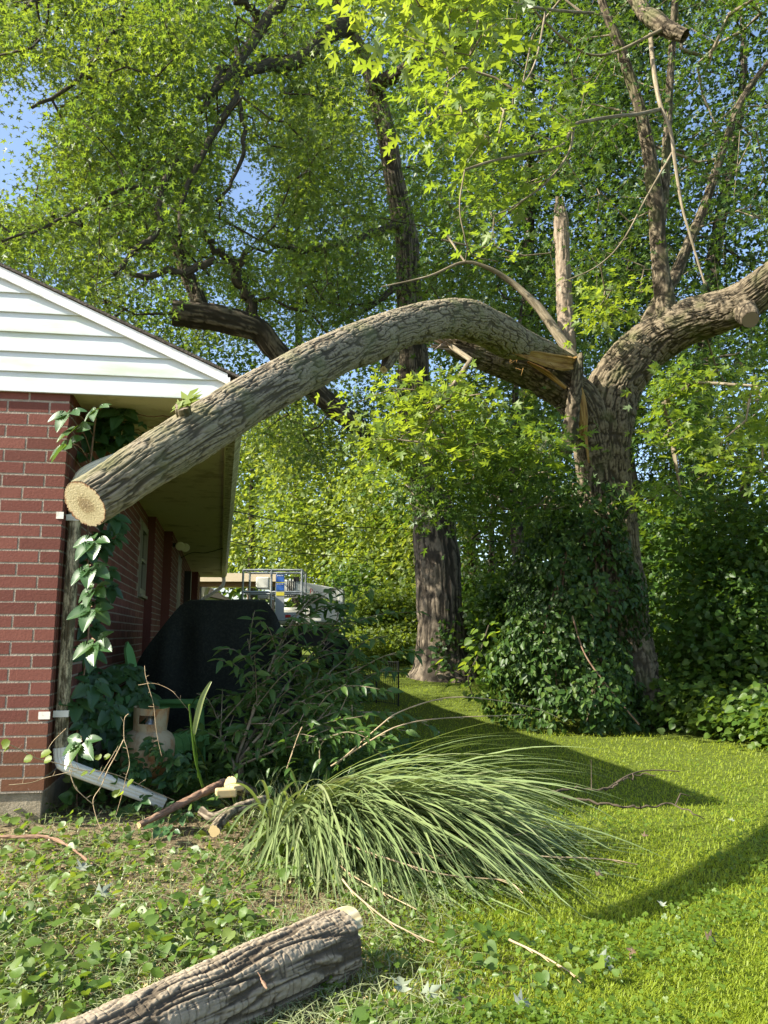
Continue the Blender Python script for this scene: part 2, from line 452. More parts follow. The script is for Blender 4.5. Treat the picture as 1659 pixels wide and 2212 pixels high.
M['trunk_bark'] = bark_mat('trunk_bark', (.040, .032, .022), (.140, .112, .075), (.25, .205, .14), (.085, .095, .035), 0.012, 22, True)
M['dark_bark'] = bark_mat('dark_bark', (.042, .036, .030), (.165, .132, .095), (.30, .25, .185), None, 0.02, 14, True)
M['branch_bark'] = bark_mat('branch_bark', (.028, .023, .018), (.075, .062, .045), (.15, .125, .09), None, 0.006, 30)
M['grey_branch'] = bark_mat('grey_branch', (.085, .070, .045), (.20, .165, .11), (.36, .31, .23), None, 0.006, 34)
M['stick_bark'] = bark_mat('stick_bark', (.10, .055, .035), (.24, .15, .10), (.40, .29, .20), None, 0.004, 50)
M['pale_twig'] = bark_mat('pale_twig', (.20, .145, .085), (.38, .29, .18), (.55, .45, .30), None, 0.003, 60)
M['dead_wood'] = bark_mat('dead_wood', (.10, .075, .055), (.235, .185, .135), (.37, .31, .24), None, 0.012, 20)

m = NT('cut_wood', 0.8, 0.15)      # sawn end: rings, dark heart, sawdust specks
rr = m.nd('ShaderNodeAttribute', attribute_name='rr').outputs['Fac']
pos = m.coord(None); n = m.noise(pos, 14, 4, .6)
q = m.math('ADD', rr, m.math('MULTIPLY', m.math('SUBTRACT', n, .5), .55))
c = m.ramp(q, [(.10, (.27, .21, .12)), (.34, (.34, .27, .15)), (.46, (.48, .42, .25)), (.80, (.56, .50, .31)), (.955, (.56, .47, .29)), (.99, (.30, .16, .09))])
ring = m.math('SINE', m.math('MULTIPLY', q, 95))
c = m.mix(m.math('MULTIPLY', m.math('ADD', ring, 1), .05), c, (.20, .14, .07))
sp_ = m.ramp(m.noise(pos, 130, 2, .6), [(.62, (0, 0, 0)), (.68, (1, 1, 1))])
c = m.mix(m.math('MULTIPLY', sp_, .8), c, (.78, .68, .46))
m.color(c); m.bump(m.noise(pos, 170, 3), .004, .5); M['cut_wood'] = m.m
m = NT('split_wood', 0.75, 0.2)
v = m.coord(None, (1, 1, 1)); wv = m.noise(m.coord('bk', (1, 1, .05)), 60, 4, .6)
m.color(m.ramp(wv, [(.30, (.14, .062, .018)), (.5, (.30, .17, .05)), (.72, (.46, .30, .11))])); m.bump(wv, .01, .8); M['split_wood'] = m.m
m = NT('pale_ribbed_wood', 0.7, 0.2)
g = m.nd('ShaderNodeAttribute', attribute_name='bk').outputs['Vector']
sx = m.nd('ShaderNodeSeparateXYZ'); m.link(g, sx.inputs[0])
w = m.math('SINE', m.math('MULTIPLY', sx.outputs[2], 420))
m.color(m.ramp(m.math('ADD', m.math('MULTIPLY', w, .3), m.noise(m.coord(None), 40, 3)), [(.2, (.38, .31, .17)), (.8, (.58, .51, .32))])); m.bump(w, .002, .5); M['pale_ribbed_wood'] = m.m

# brick: per-brick colour from attribute, combed vertical grooves, weathered at the foot
m = NT('brick_face', 0.85, 0.2)
a = m.nd('ShaderNodeAttribute', attribute_name='rnd').outputs['Fac']
c = m.ramp(a, [(0, (.125, .050, .036)), (.5, (.178, .067, .049)), (1, (.235, .095, .068))])
pos = m.coord(None)
c = m.mix(m.math('MULTIPLY', m.noise(pos, 17, 5, .65), .55), c, (.17, .052, .042))
sep = m.nd('ShaderNodeSeparateXYZ'); m.link(pos, sep.inputs[0])
foot = m.math('MULTIPLY', m.ramp(m.math('ADD', sep.outputs[2], m.math('MULTIPLY', m.noise(pos, 5, 4), .5)), [(.62, (1, 1, 1)), (.98, (0, 0, 0))]), .75)
c = m.mix(foot, c, (.15, .075, .035))
speck = m.ramp(m.noise(pos, 62, 3, .7), [(.68, (0, 0, 0)), (.73, (1, 1, 1))])
c = m.mix(m.math('MULTIPLY', speck, .35), c, (.42, .33, .28))
c = m.mix(m.math('MULTIPLY', m.noise(m.coord(None, (1, 1, .06)), 160, 2), .35), c, (.10, .03, .022))
m.color(c)
gx = m.coord(None, (1, 1, .05))
grv = m.nd('ShaderNodeAttribute', attribute_name='along').outputs['Fac']
w = m.math('SINE', m.math('MULTIPLY', grv, 2 * math.pi / 0.0085))
m.bump(m.noise(pos, 70, 4, .7), .003, .6); M['brick_face'] = m.m
m = NT('mortar', 0.95, 0.1); pos = m.coord(None)
m.color(m.ramp(m.noise(pos, 30, 4), [(.3, (.22, .185, .145)), (.7, (.36, .31, .25))])); m.bump(m.noise(pos, 120, 3), .006, .8); M['mortar'] = m.m
m = NT('concrete', 0.95, 0.1); pos = m.coord(None)
c = m.ramp(m.noise(pos, 7, 6, .7), [(.3, (.15, .125, .085)), (.7, (.34, .29, .21))])
c = m.mix(m.ramp(m.noise(pos, 2.5, 3), [(.5, (0, 0, 0)), (.75, (.5, .5, .5))]), c, (.09, .085, .04))
m.color(c); m.bump(m.noise(pos, 60, 5, .75), .012, .9); M['concrete'] = m.m
m = NT('white_siding', 0.45, 0.35); pos = m.coord(None)
c = m.mix(m.ramp(m.noise(m.coord(None, (1, 1, 4)), 2.4, 4, .6), [(.48, (0, 0, 0)), (.74, (.6, .6, .6))]), (.58, .62, .62), (.42, .49, .28))
c = m.mix(m.ramp(m.noise(pos, 40, 4, .7), [(.62, (0, 0, 0)), (.75, (.35, .35, .35))]), c, (.55, .53, .46))
m.color(c); m.bump(m.noise(m.coord(None, (2, 2, 30)), 14, 3), .003, .25); M['white_siding'] = m.m
m = NT('white_trim', 0.4, 0.4); pos = m.coord(None)
c = m.mix(m.ramp(m.noise(pos, 12, 5, .7), [(.52, (0, 0, 0)), (.72, (.7, .7, .7))]), (.80, .81, .79), (.42, .40, .33))
m.color(c); m.bump(m.noise(pos, 9, 3), .01, .2); M['white_trim'] = m.m
m = NT('cream_soffit', 0.7, 0.2); pos = m.coord(None)
c = m.mix(m.ramp(m.noise(pos, 2.2, 5, .7), [(.54, (0, 0, 0)), (.66, (.75, .75, .75))]), (.60, .54, .34), (.30, .24, .13))
m.color(c); M['cream_soffit'] = m.m
m = NT('dirty_gutter', 0.5, 0.35); pos = m.coord(None)
c = m.mix(m.ramp(m.noise(m.coord(None, (1, 1, .25)), 22, 5, .75), [(.42, (0, 0, 0)), (.60, (1, 1, 1))]), (.58, .54, .40), (.16, .13, .07))
m.color(c); M['dirty_gutter'] = m.m
m = NT('stained_pipe', 0.55, 0.3); pos = m.coord(None)
c = m.mix(m.ramp(m.noise(m.coord(None, (1, 1, .3)), 30, 6, .8), [(.40, (0, 0, 0)), (.54, (1, 1, 1))]), (.46, .40, .26), (.075, .060, .030))
m.color(c); m.bump(m.noise(pos, 90, 4), .003, .5); M['stained_pipe'] = m.m
m = NT('white_pipe', 0.45, 0.4); pos = m.coord(None)
c = m.mix(m.ramp(m.noise(pos, 16, 5, .7), [(.55, (0, 0, 0)), (.75, (.7, .7, .7))]), (.72, .70, .62), (.30, .25, .17))
m.color(c); M['white_pipe'] = m.m
m = NT('shingle', 0.95, 0.1); pos = m.coord(None)
m.color(m.ramp(m.noise(pos, 45, 4, .7), [(.3, (.045, .038, .032)), (.7, (.14, .12, .10))])); m.bump(m.noise(pos, 80, 3), .01, .8); M['shingle'] = m.m
m = NT('dark_glass', 0.06, 0.6); m.color((.02, .024, .026)); M['dark_glass'] = m.m
m = NT('green_plastic', 0.4, 0.4); pos = m.coord(None)
m.color(m.mix(m.math('MULTIPLY', m.noise(pos, 12, 4), .5), (.13, .31, .10), (.09, .20, .06))); M['green_plastic'] = m.m
m = NT('rusty_white_paint', 0.6, 0.3); pos = m.coord(None)
r1 = m.ramp(m.noise(m.coord(None, (1, 1, .55)), 9, 6, .72), [(.45, (0, 0, 0)), (.60, (1, 1, 1))])
c = m.mix(r1, (.38, .31, .20), m.ramp(m.noise(pos, 26, 4), [(.3, (.20, .075, .02)), (.7, (.40, .22, .09))]))
m.color(c); m.bump(m.noise(pos, 60, 4), .003, .4); M['rusty_white_paint'] = m.m
m = NT('black_tarp', 0.75, 0.25); pos = m.coord(None)
m.color(m.ramp(m.noise(pos, 60, 4, .8), [(.45, (.010, .013, .010)), (.75, (.032, .038, .026))])); m.bump(m.noise(pos, 5, 4), .03, .4); M['black_tarp'] = m.m
def plain(name, col, rough=.5, spec=.4, var=.35, sc=8, metal=0):
    m = NT(name, rough, spec); m.b.inputs['Metallic'].default_value = metal
    m.color(m.mix(m.math('MULTIPLY', m.noise(m.coord(None), sc, 4, .65), var), col, tuple(k * .45 for k in col))); M[name] = m.m
plain('galvanised', (.50, .52, .52), .38, .5, .5, 12, .6)
plain('lift_paint', (.70, .70, .62), .4, .4, .4, 4)
plain('blue_label', (.035, .12, .42), .45); plain('yellow_label', (.62, .55, .05), .5); plain('red_reflector', (.55, .02, .02), .3)
plain('white_label', (.75, .75, .75), .5); plain('teal_letter', (.10, .26, .24), .5); plain('dark_letter', (.04, .04, .04), .5)
plain('black_rubber', (.02, .02, .02), .8, .2); plain('black_wire', (.012, .013, .012), .5, .3)
plain('beige_roof', (.60, .50, .36), .6, .2, .35, 3); plain('old_beam', (.23, .13, .07), .85, .1, .6, 14)
plain('curtain_cloth', (.50, .45, .38), .9, .1, .4, 5); plain('neighbour_siding', (.60, .62, .50), .6, .2, .3, 2); plain('lamp_plastic', (.70, .66, .42), .4)
plain('dark_door', (.025, .022, .018), .5); plain('tan_brick', (.36, .25, .17), .9, .1, .6, 12); plain('dull_cream', (.30, .28, .20), .6); plain('vent_cream', (.55, .48, .31), .6)
plain('pale_chip', (.62, .47, .24), .8, .1, .5, 30)

m = NT('soil', 0.95, 0.1)       # bed of soil and sawdust, lawn thatch elsewhere
bedf = m.nd('ShaderNodeAttribute', attribute_name='bed').outputs['Fac']
pos = m.coord(None)
soil = m.ramp(m.noise(pos, 34, 6, .75), [(.30, (.055, .042, .026)), (.48, (.17, .13, .078)), (.62, (.32, .255, .165)), (.76, (.50, .42, .29))])
thatch = m.ramp(m.noise(pos, 40, 5, .7), [(.3, (.045, .065, .012)), (.6, (.12, .155, .024)), (.8, (.24, .24, .08))])
m.color(m.mix(bedf, thatch, soil)); m.bump(m.noise(pos, 55, 5, .7), .02, .9); M['soil'] = m.m

def sweep_prof(pts, prof):
    p = np.asarray(pts, float); m = len(p); t, x, y = frames(p)
    prof = np.asarray(prof, float); n = len(prof)
    # keep the profile upright: y axis as close to world up / outward as possible
    v = (p[:, None, :] + prof[None, :, 0, None] * x[:, None, :] + prof[None, :, 1, None] * y[:, None, :]).reshape(-1, 3)
    f = [(i * n + j, i * n + (j + 1) % n, (i + 1) * n + (j + 1) % n, (i + 1) * n + j) for i in range(m - 1) for j in range(n)]
    f.append(tuple(range(n - 1, -1, -1))); f.append(tuple(range((m - 1) * n, m * n)))
    return v, f

# ================================================================== ground
def axis_lines(lo, hi, fine_lo, fine_hi, d, g=1.22):
    a = list(np.arange(fine_lo, fine_hi + 1e-6, d)); s = d; x = fine_hi
    while x < hi: s *= g; x += s; a.append(x)
    s = d; x = fine_lo
    while x > lo: s *= g; x -= s; a.insert(0, x)
    return np.array(a)
gx_, gy_ = axis_lines(-170, 170, -4, 8, 0.09), axis_lines(-60, 260, 0.6, 14, 0.09)
X, Y = np.meshgrid(gx_, gy_)
Z = hz(X, Y) + 0.02 * (vnoise(np.stack([X * 3, Y * 3, 0 * X], -1), 4) - .5) * ((X > -5) & (X < 9) & (Y < 16)) - 0.01
bedm = 1 / (1 + np.exp((X - (0.18 + 0.10 * (Y - 2) + 0.5 * (vnoise(np.stack([X * 2.2, Y * 2.2, 0 * X], -1), 8) - .5))) / 0.14))
bedm *= 1 / (1 + np.exp((Y - 6.0) / 0.3))
ny, nx = X.shape
ii = np.arange(ny - 1)[:, None] * nx; jj = np.arange(nx - 1)[None, :]
gf = np.stack([ii + jj, ii + jj + 1, ii + nx + jj + 1, ii + nx + jj], -1).reshape(-1, 4)
ground = mk_mesh('ground', np.stack([X, Y, Z], -1).reshape(-1, 3), gf, M['soil'], None, True, {'bed': bedm.ravel()})
tag(ground, kind='structure')
def bed_at(x, y):
    b = 1 / (1 + np.exp((x - (0.18 + 0.10 * (y - 2) + 0.5 * (vnoise(np.stack([x * 2.2, y * 2.2, 0 * x], -1), 8) - .5))) / 0.14))
    return b / (1 + np.exp((y - 6.0) / 0.3))

# ================================================================== the house
ZF, ZS = 0.29, 2.44                       # top of the foundation, soffit
house = thing('brick_house', 'red brick ranch house with white gable siding and cream soffit', 'house', (HC[0], HC[1], 0.1))
NC = 31; CH = (ZS - ZF) / NC; JT = 0.0115; BL = 0.2095
def brick_wall(name, runs):
    """runs: (fixed, from, to, axis 's' front face at t=fixed | 't' side face at s=fixed, skip(a0,a1,z0,z1) list)"""
    v = []; f = []; mi = []; rnd = []; along = []; r = random.Random(3)
    def hexa(q, m_, rv, al):
        b = len(v); v.extend(q)
        for fc in [(4, 5, 6, 7), (0, 1, 5, 4), (1, 2, 6, 5), (2, 3, 7, 6), (3, 0, 4, 7), (3, 2, 1, 0)]:
            f.append(tuple(i + b for i in fc)); mi.append(m_)
        rnd.extend([rv] * 8); along.extend(al)
    for fixed, a0, a1, ax, skip in runs:
        for c in range(NC):
            z0 = ZF + c * CH + JT; z1 = ZF + (c + 1) * CH
            x = a1 if ax == 's' else a0
            first = True; step = BL + JT
            while (x > a0 + 0.02) if ax == 's' else (x < a1 - 0.02):
                L = BL
                if first and c % 2: L = BL / 2 - JT / 2
                first = False
                p0, p1 = (max(x - L, a0), x) if ax == 's' else (x, min(x + L, a1))
                x = x - L - JT if ax == 's' else x + L + JT
                if any(p1 > k[0] and p0 < k[1] and z1 > k[2] and z0 < k[3] for k in skip): continue
                out = 0.005 + r.uniform(-.0003, .0003); dz = r.uniform(-.0012, .0012); rv = r.random()
                zz0, zz1 = z0 + dz, z1 + dz + r.uniform(-.001, .001)
                if ax == 's':
                    q = [H(p0, fixed - out, zz0), H(p1, fixed - out, zz0), H(p1, fixed + .05, zz0), H(p0, fixed + .05, zz0), H(p0, fixed - out, zz1), H(p1, fixed - out, zz1), H(p1, fixed + .05, zz1), H(p0, fixed + .05, zz1)]
                    al = [p0, p1, p1, p0] * 2
                else:
                    q = [H(fixed - .05, p0, zz0), H(fixed + out, p0, zz0), H(fixed + out, p1, zz0), H(fixed - .05, p1, zz0), H(fixed - .05, p0, zz1), H(fixed + out, p0, zz1), H(fixed + out, p1, zz1), H(fixed - .05, p1, zz1)]
                    al = [p0, p0, p1, p1] * 2
                hexa(q, 0, rv, al)
        if ax == 's': q0 = (a0, a1 - 0.004, fixed - .0035, fixed + .2)
        else: q0 = (fixed - .2, fixed + .0035, a0 + .004, a1)
        spans = [(q0[2], q0[3])] if ax == 't' else [(q0[2], q0[3])]
        if ax == 't' and skip:                 # leave the openings out of the mortar core
            k = skip[0]; parts = [(a0 + .004, k[0], ZF, ZS), (k[1], a1, ZF, ZS), (k[0], k[1], ZF, k[2]), (k[0], k[1], k[3], ZS)]
        elif ax == 't': parts = [(a0 + .004, a1, ZF, ZS)]
        else: parts = [None]
        for pt in parts:
            if pt is None: s0, s1, t0, t1, z0, z1 = q0[0], q0[1], q0[2], q0[3], ZF, ZS
            else: s0, s1, t0, t1, z0, z1 = q0[0], q0[1], pt[0], pt[1], pt[2], pt[3]
            if t1 - t0 < .01 or z1 - z0 < .01: continue
            hexa([H(s0, t0, z0), H(s1, t0, z0), H(s1, t1, z0), H(s0, t1, z0), H(s0, t0, z1), H(s1, t0, z1), H(s1, t1, z1), H(s0, t1, z1)], 1, .5, [0] * 8)
    return mk_mesh(name, np.array(v), f, None, house, False, {'rnd': np.array(rnd), 'along': np.array(along)}, [M['brick_face'], M['mortar']], mi)
brick_wall('front_wall', [(0.0, -8.2, 0.0, 's', [])])
brick_wall('side_wall', [(0.0, 0.062, 4.70, 't', [(4.02, 4.68, 1.50, 2.30)]), (0.09, 4.70, 6.0, 't', []), (0.20, 6.0, 9.0, 't', [(7.6, 8.5, .29, 2.3)]), (0.20, 9.0, 12.8, 't', []), (0.34, 12.8, 14.4, 't', [])])
for q in ((-.2, .088, 4.692, 4.70), (-.1, .198, 5.992, 6.0), (0, .338, 12.79, 12.8)):
    b = MB(); b.hbox(*q, ZF, ZS); b.build('wall_return', M['brick_face'], house)
b = MB(); b.hbox(-8.2, 0.0, 14.2, 14.4, ZF, ZS); b.hbox(-8.3, -8.2, 0.1, 14.4, ZF, ZS); b.build('rear_wall', M['mortar'], house)
b = MB(); b.hbox(-8.2, -0.006, 0.008, .25, -.3, ZF); b.hbox(-.25, -0.008, .25, 14.4, -.3, ZF); b.build('foundation', M['concrete'], house, bevel=.006)
# window beside the pier, white frame, dark glass
fr = MB()
for a in ((4.03, 4.065), (4.62, 4.66)): fr.hbox(-.05, .018, a[0], a[1], 1.52, 2.28)
for z in ((1.52, 1.58), (2.21, 2.28)): fr.hbox(-.05, .016, 4.065, 4.62, z[0], z[1])
fr.hbox(-.04, .01, 4.065, 4.62, 1.88, 1.91)
wo_ = fr.build('window', M['dull_cream'], house)
b = MB(); b.hbox(-.03, -.02, 4.065, 4.62, 1.58, 2.21); b.build('pane', M['dark_glass'], wo_)
b = MB(); b.hbox(-.02, .04, 4.0, 4.69, 1.485, 1.515); b.build('sill', M['dull_cream'], wo_)
b = MB(); b.hbox(.08, .205, 7.6, 8.5, .29, 2.3); b.build('door', M['dark_door'], house)
b = MB(); b.hbox(.20, .32, 9.6, 9.9, .9, 2.2); b.build('shutter', M['dark_door'], house)
b = MB(); b.hbox(.20, .30, 11.0, 11.25, 1.2, 1.6); b.build('meter_box', M['galvanised'], house)
# soffit panels, vents
b = MB(); t = -0.010
while t < 14.4:
    t1 = min(t + 1.22, 14.45); b.hbox(0.002, 0.848, t + .001, t1 - .001, ZS, ZS + .012); t = t1
b.hbox(-.05, .85, -.004, 14.45, ZS + .014, ZS + .03)
b.build('soffit', M['cream_soffit'], house)
b = MB()
for t0 in (12.9,):
    b.hbox(.42, .66, t0, t0 + .5, ZS - .012, ZS - .001)
    for k in range(6): b.hbox(.43, .65, t0 + .03 + k * .075, t0 + .06 + k * .075, ZS - .02, ZS - .012)
b.build('soffit_vent', M['vent_cream'], house)
SL = 0.446; ZE = 2.545
def roof_z(s): return ZE + (0.93 - s) * SL if s > -4.1 else ZE + (0.93 + 4.1) * SL + (s + 4.1) * SL
# gable siding, lapped boards
v = []; f = []
k = 0; z = ZS - .018
while z < 4.7:
    z1 = z + .119
    def ext(zz):
        sr = min(0.85, 0.93 - (zz + .035 - ZE) / SL); return max(-9.05, -8.2 - (sr)), sr
    l0, r0 = ext(z); l1, r1 = ext(z1)
    if r1 <= l1: break
    b0 = len(v)
    v += [H(l0, -.030, z), H(r0, -.030, z), H(r1, -.018, z1), H(l1, -.018, z1), H(l0, -.012, z), H(r0, -.012, z), H(l0, -.030, z + .006), H(r0, -.030, z + .006)]
    f += [(b0 + 6, b0 + 7, b0 + 2, b0 + 3), (b0, b0 + 1, b0 + 7, b0 + 6), (b0 + 4, b0 + 5, b0 + 1, b0)]
    z += .115
mk_mesh('gable_siding', np.array(v), f, M['white_siding'], house)
b = MB(); b.hbox(-9.0, .85, -.012, .01, ZS + .03, ZS + .06); b.hexa([H(-9.0, -.012, ZS + .06), H(.8, -.012, ZS + .06), H(.8, .01, ZS + .06), H(-9.0, .01, ZS + .06), H(-4.2, -.012, 4.68), H(-4.0, -.012, 4.68), H(-4.0, .01, 4.68), H(-4.2, .01, 4.68)]); b.build('gable_backing', M['white_trim'], house)
# rake boards in two runs with a folded lower edge
b = MB()
def rake(s0, s1, t0, t1, d0, d1):
    b.hexa([H(s0, t0, roof_z(s0) - d1), H(s1, t0, roof_z(s1) - d1), H(s1, t1, roof_z(s1) - d1), H(s0, t1, roof_z(s0) - d1), H(s0, t0, roof_z(s0) - d0), H(s1, t0, roof_z(s1) - d0), H(s1, t1, roof_z(s1) - d0), H(s0, t1, roof_z(s0) - d0)])
for s0, s1 in ((-4.1, -1.55), (-1.552, .86), (-9.1, -4.1)):
    rake(s0, s1, -.044, -.034, .005, .056); rake(s0, s1, -.048, -.032, .056, .066)
b.hbox(.855, .875, -.062, -.032, 2.46, 2.545)
b.build('rake_board', M['white_trim'], house)
b = MB()
for s0, s1 in ((-4.1, .95), (-9.15, -4.1)):
    b.hexa([H(s0, -.054, roof_z(s0)), H(s1, -.054, roof_z(s1)), H(s1, 14.6, roof_z(s1)), H(s0, 14.6, roof_z(s0)), H(s0, -.054, roof_z(s0) + .016), H(s1, -.054, roof_z(s1) + .016), H(s1, 14.6, roof_z(s1) + .016), H(s0, 14.6, roof_z(s0) + .016)])
roof = b.build('roof', M['shingle'], house)
b = MB(); b.hbox(.85, .862, -.05, 14.5, ZS - .02, 2.535); b.build('fascia', M['cream_soffit'], house)
prof = [(.863, 2.435), (.925, 2.435), (.965, 2.49), (.975, 2.545), (.967, 2.545), (.957, 2.492), (.920, 2.443), (.871, 2.443), (.871, 2.545), (.863, 2.545)]
v = [H(s, t, z) for t in np.linspace(-.06, 14.6, 9) for s, z in prof]; n = len(prof)
f = [(i * n + j, (i + 1) * n + j, (i + 1) * n + (j + 1) % n, i * n + (j + 1) % n) for i in range(8) for j in range(n)] + [tuple(range(n)), tuple(range(8 * n, 9 * n))]
gut = mk_mesh('gutter', np.array(v), f, M['dirty_gutter'], house)
# downspouts
def rect_prof(w, d, ribs=0):
    o = []
    pts = [(-w, -d), (w, -d), (w, d), (-w, d)]
    for i in range(4):
        a, c = np.array(pts[i]), np.array(pts[(i + 1) % 4]); k = 7
        nrm = np.array([(c - a)[1], -(c - a)[0]]); nrm = nrm / np.linalg.norm(nrm)
        for j in range(k): o.append(a + (c - a) * (j + .5) / k + nrm * (.003 if j % 2 else 0))
    return o
def pipe(name, ctrl, mat, parent, w=.030, d=.026, n=26):
    v, f = sweep_prof(catmull(ctrl, n), rect_prof(w, d)); return mk_mesh(name, v, f, mat, parent)
pipe('upper_downspout', [H(.90, .34, 2.44), H(.88, .33, 2.40), H(.70, .29, 2.33), H(.35, .20, 2.15), H(.14, .125, 2.035), H(.066, .105, 1.97), H(.050, .10, 1.88), H(.050, .10, 1.80)], M['white_pipe'], house, .030, .030, 40)
dsp = pipe('downspout', [H(.050, .10, 1.80), H(.050, .10, 1.2), H(.050, .10, .62), H(.052, .10, .50)], M['stained_pipe'], house)
for z in (1.72, .66):
    b = MB(); b.hbox(.008, .086, .064, .068, z, z + .034); b.hbox(.082, .086, .068, .14, z, z + .034); b.hbox(-.03 - (z < 1) * .02, .008, -.009, -.0055, z - .002, z + .036)
    b.build('pipe_strap', M['white_pipe'], dsp)
pe = P(352, 1733, 4.5); pm = (H(.10, .09, .40) * .5 + pe * .5)
pipe('kick_out_pipe', [H(.052, .10, .50), H(.062, .098, .44), H(.10, .09, .40), pm, pe], M['white_pipe'], house, .034, .030, 30)
pipe('far_downspout', [H(.9, 14.4, 2.44), H(.9, 14.4, 2.32), H(.85, 14.4, 2.2), H(.5, 14.4, 1.95), H(.37, 14.38, 1.85), H(.36, 14.38, 1.5), H(.36, 14.38, .3)], M['white_pipe'], house, .035, .035, 30)
# twin flood lamp under the soffit
b = MB(); c0 = H(.20, 6.1, 2.27); b.bar(H(.19, 6.1, 2.27), H(.30, 6.1, 2.27), .05)
fl = b.build('flood_lamp', M['dark_door'], house)
b = MB()
for dx, dt in ((.30, -.06), (.36, .12)):
    cc = H(dx, 6.1 + dt, 2.245); b.lathe([(.0, .0), (.055, .005), (.06, .02), (.045, .08), (.02, .12), (0, .12)], cc, 16, axis=H(.3, 6.8, 2.5) - H(.3, 6.0, 2.2))
b.build('lamp_head', M['lamp_plastic'], fl)
b = MB(); b.tube(catmull([H(.205, 8.2, 2.3), H(.4, 7.9, 2.36), H(.6, 7.8, 2.345), H(.86, 7.7, 2.41)], 14), .006, 5); b.build('cable', M['black_wire'], house)

# ================================================================== things by the side wall
# black cover over a garden rack, leaning towards the wall
secs = []
for D, sh in ((6.05, 0.0), (6.3, .01), (6.9, .01), (7.5, .0), (7.9, -.03)):
    k = [(272, 1640), (282, 1520), (300, 1428), (345, 1362), (392, 1306), (408, 1300), (480, 1301), (560, 1299), (578, 1306), (600, 1345), (622, 1420), (640, 1520), (648, 1640)]
    q = catmull([[*P(u, v_, 6.1)] for u, v_ in k], 44)
    q = q + E2 * (D - 6.1); q[:, 2] = np.maximum(q[:, 2] + sh, .02)
    secs.append(q)
q = np.stack(secs); nq = q.shape[1]
vv = catmull(q.reshape(5, -1), 22).reshape(22, nq, 3) if False else np.stack([catmull(q[:, j], 24) for j in range(nq)], 1)
dn = (vnoise(vv * [3, 3, 5], 2) - .5)[..., None] * .07 + (vnoise(vv * [9, 9, 3], 6) - .5)[..., None] * .02
vv = vv + dn * np.array([.8, -1, .5]); vv[:, :, 2] = np.maximum(vv[:, :, 2], .0)
m_ = vv.shape[0]
f = [(i * nq + j, i * nq + j + 1, (i + 1) * nq + j + 1, (i + 1) * nq + j) for i in range(m_ - 1) for j in range(nq - 1)]
V0 = vv.reshape(-1, 3); cols = []
for j in range(nq):                                   # hanging front of the cover, with soft vertical folds
    zz = np.linspace(1, 0, 26) ** 1.0; col = np.repeat(vv[0, j][None], 26, 0); col[:, 2] = vv[0, j, 2] * zz
    fo = (vnoise(np.stack([col[:, 0] * 7, col[:, 2] * .9, 0 * zz], -1), 12) - .5) * .07 + (vnoise(np.stack([col[:, 0] * 18, col[:, 2] * 3, 0 * zz], -1), 13) - .5) * .018
    col[:, 1] += fo * np.clip((1 - zz) * 5, 0, 1); cols.append(col)
V1 = np.stack(cols); o1 = len(V0)
f = f + [(o1 + j * 26 + k, o1 + j * 26 + k + 1, o1 + (j + 1) * 26 + k + 1, o1 + (j + 1) * 26 + k) for j in range(nq - 1) for k in range(25)]
tarp = mk_mesh('tarp_cover', np.vstack([V0, V1.reshape(-1, 3)]), f, M['black_tarp'], None, True)
tag(tarp, 'big black tarp cover draped over a rack beside the brick side wall', 'tarp')

# green plastic garden chair against the wall
CB = np.array([-1.60, 5.22]); CR = math.radians(-12); cg = float(hz(*CB)) - .01
chair = thing('plastic_chair', 'green plastic slatted garden chair overgrown against the brick wall', 'chair', (CB[0], CB[1], cg))
def L(x, y, z):
    return np.array([CB[0] + x * math.cos(CR) - y * math.sin(CR), CB[1] + x * math.sin(CR) + y * math.cos(CR), cg + z])
def slat(b, pts, w, th=.018, tip=True):
    """board following pts with width along the chair's y, rounded at the end"""
    c = catmull(pts, 14); n = len(c); v = []; f = []
    for i, q in enumerate(c):
        s = i / (n - 1); ww = w * (math.sqrt(max(0, 1 - ((s - .8) / .2) ** 2)) if tip and s > .8 else 1) + .002
        tg = c[min(i + 1, n - 1)] - c[max(i - 1, 0)]; tg = tg / np.linalg.norm(tg); nn = np.array([-tg[2], 0, tg[0]])
        for a, d in ((-1, -1), (1, -1), (1, 1), (.55, .7), (.45, 1.0), (-.45, 1.0), (-.55, .7), (-1, 1)):
            p = q + np.array([0, a * ww / 2, 0]) + nn * d * th / 2; v.append(L(*p))
    k = 8
    for i in range(n - 1):
        for j in range(k): f.append((i * k + j, i * k + (j + 1) % k, (i + 1) * k + (j + 1) % k, (i + 1) * k + j))
    f += [tuple(range(k - 1, -1, -1)), tuple(range((n - 1) * k, n * k))]
    b.add(v, f)
b = MB()
for y in (-.24, .24): slat(b, [(-.10, y, .30), (-.20, y * 1.03, .6), (-.31, y * 1.08, .96)], .115)
for y in (-.12, 0, .12): slat(b, [(-.10, y, .30), (-.17, y, .5), (-.21, y, .62)], .10)
b.bar(L(-.2, -.26, .52), L(-.2, .26, .52), .03, .05); b.build('backrest', M['green_plastic'], chair)
b = MB()
for k in range(5):
    y = -.2 + k * .1; slat(b, [(-.12, y, .29), (.1, y, .33), (.28, y, .37), (.345, y, .35), (.36, y, .27)], .085, tip=False)
b.build('seat', M['green_plastic'], chair)
for y in (-.30, .30):
    b = MB(); slat(b, [(-.24, y, .53), (0, y, .545), (.30, y, .55)], .12, .022, False); b.bar(L(-.24, y, .515), L(.29, y, .53), .02, .045); b.build('armrest', M['green_plastic'], chair)
    b = MB(); b.bar(L(.25, y, .535), L(.29, y, .0), .05, .055); b.build('leg', M['green_plastic'], chair)
    b = MB(); b.bar(L(.20, y * .9, .30), L(-.36, y * .9, .0), .045, .06); b.build('leg', M['green_plastic'], chair)

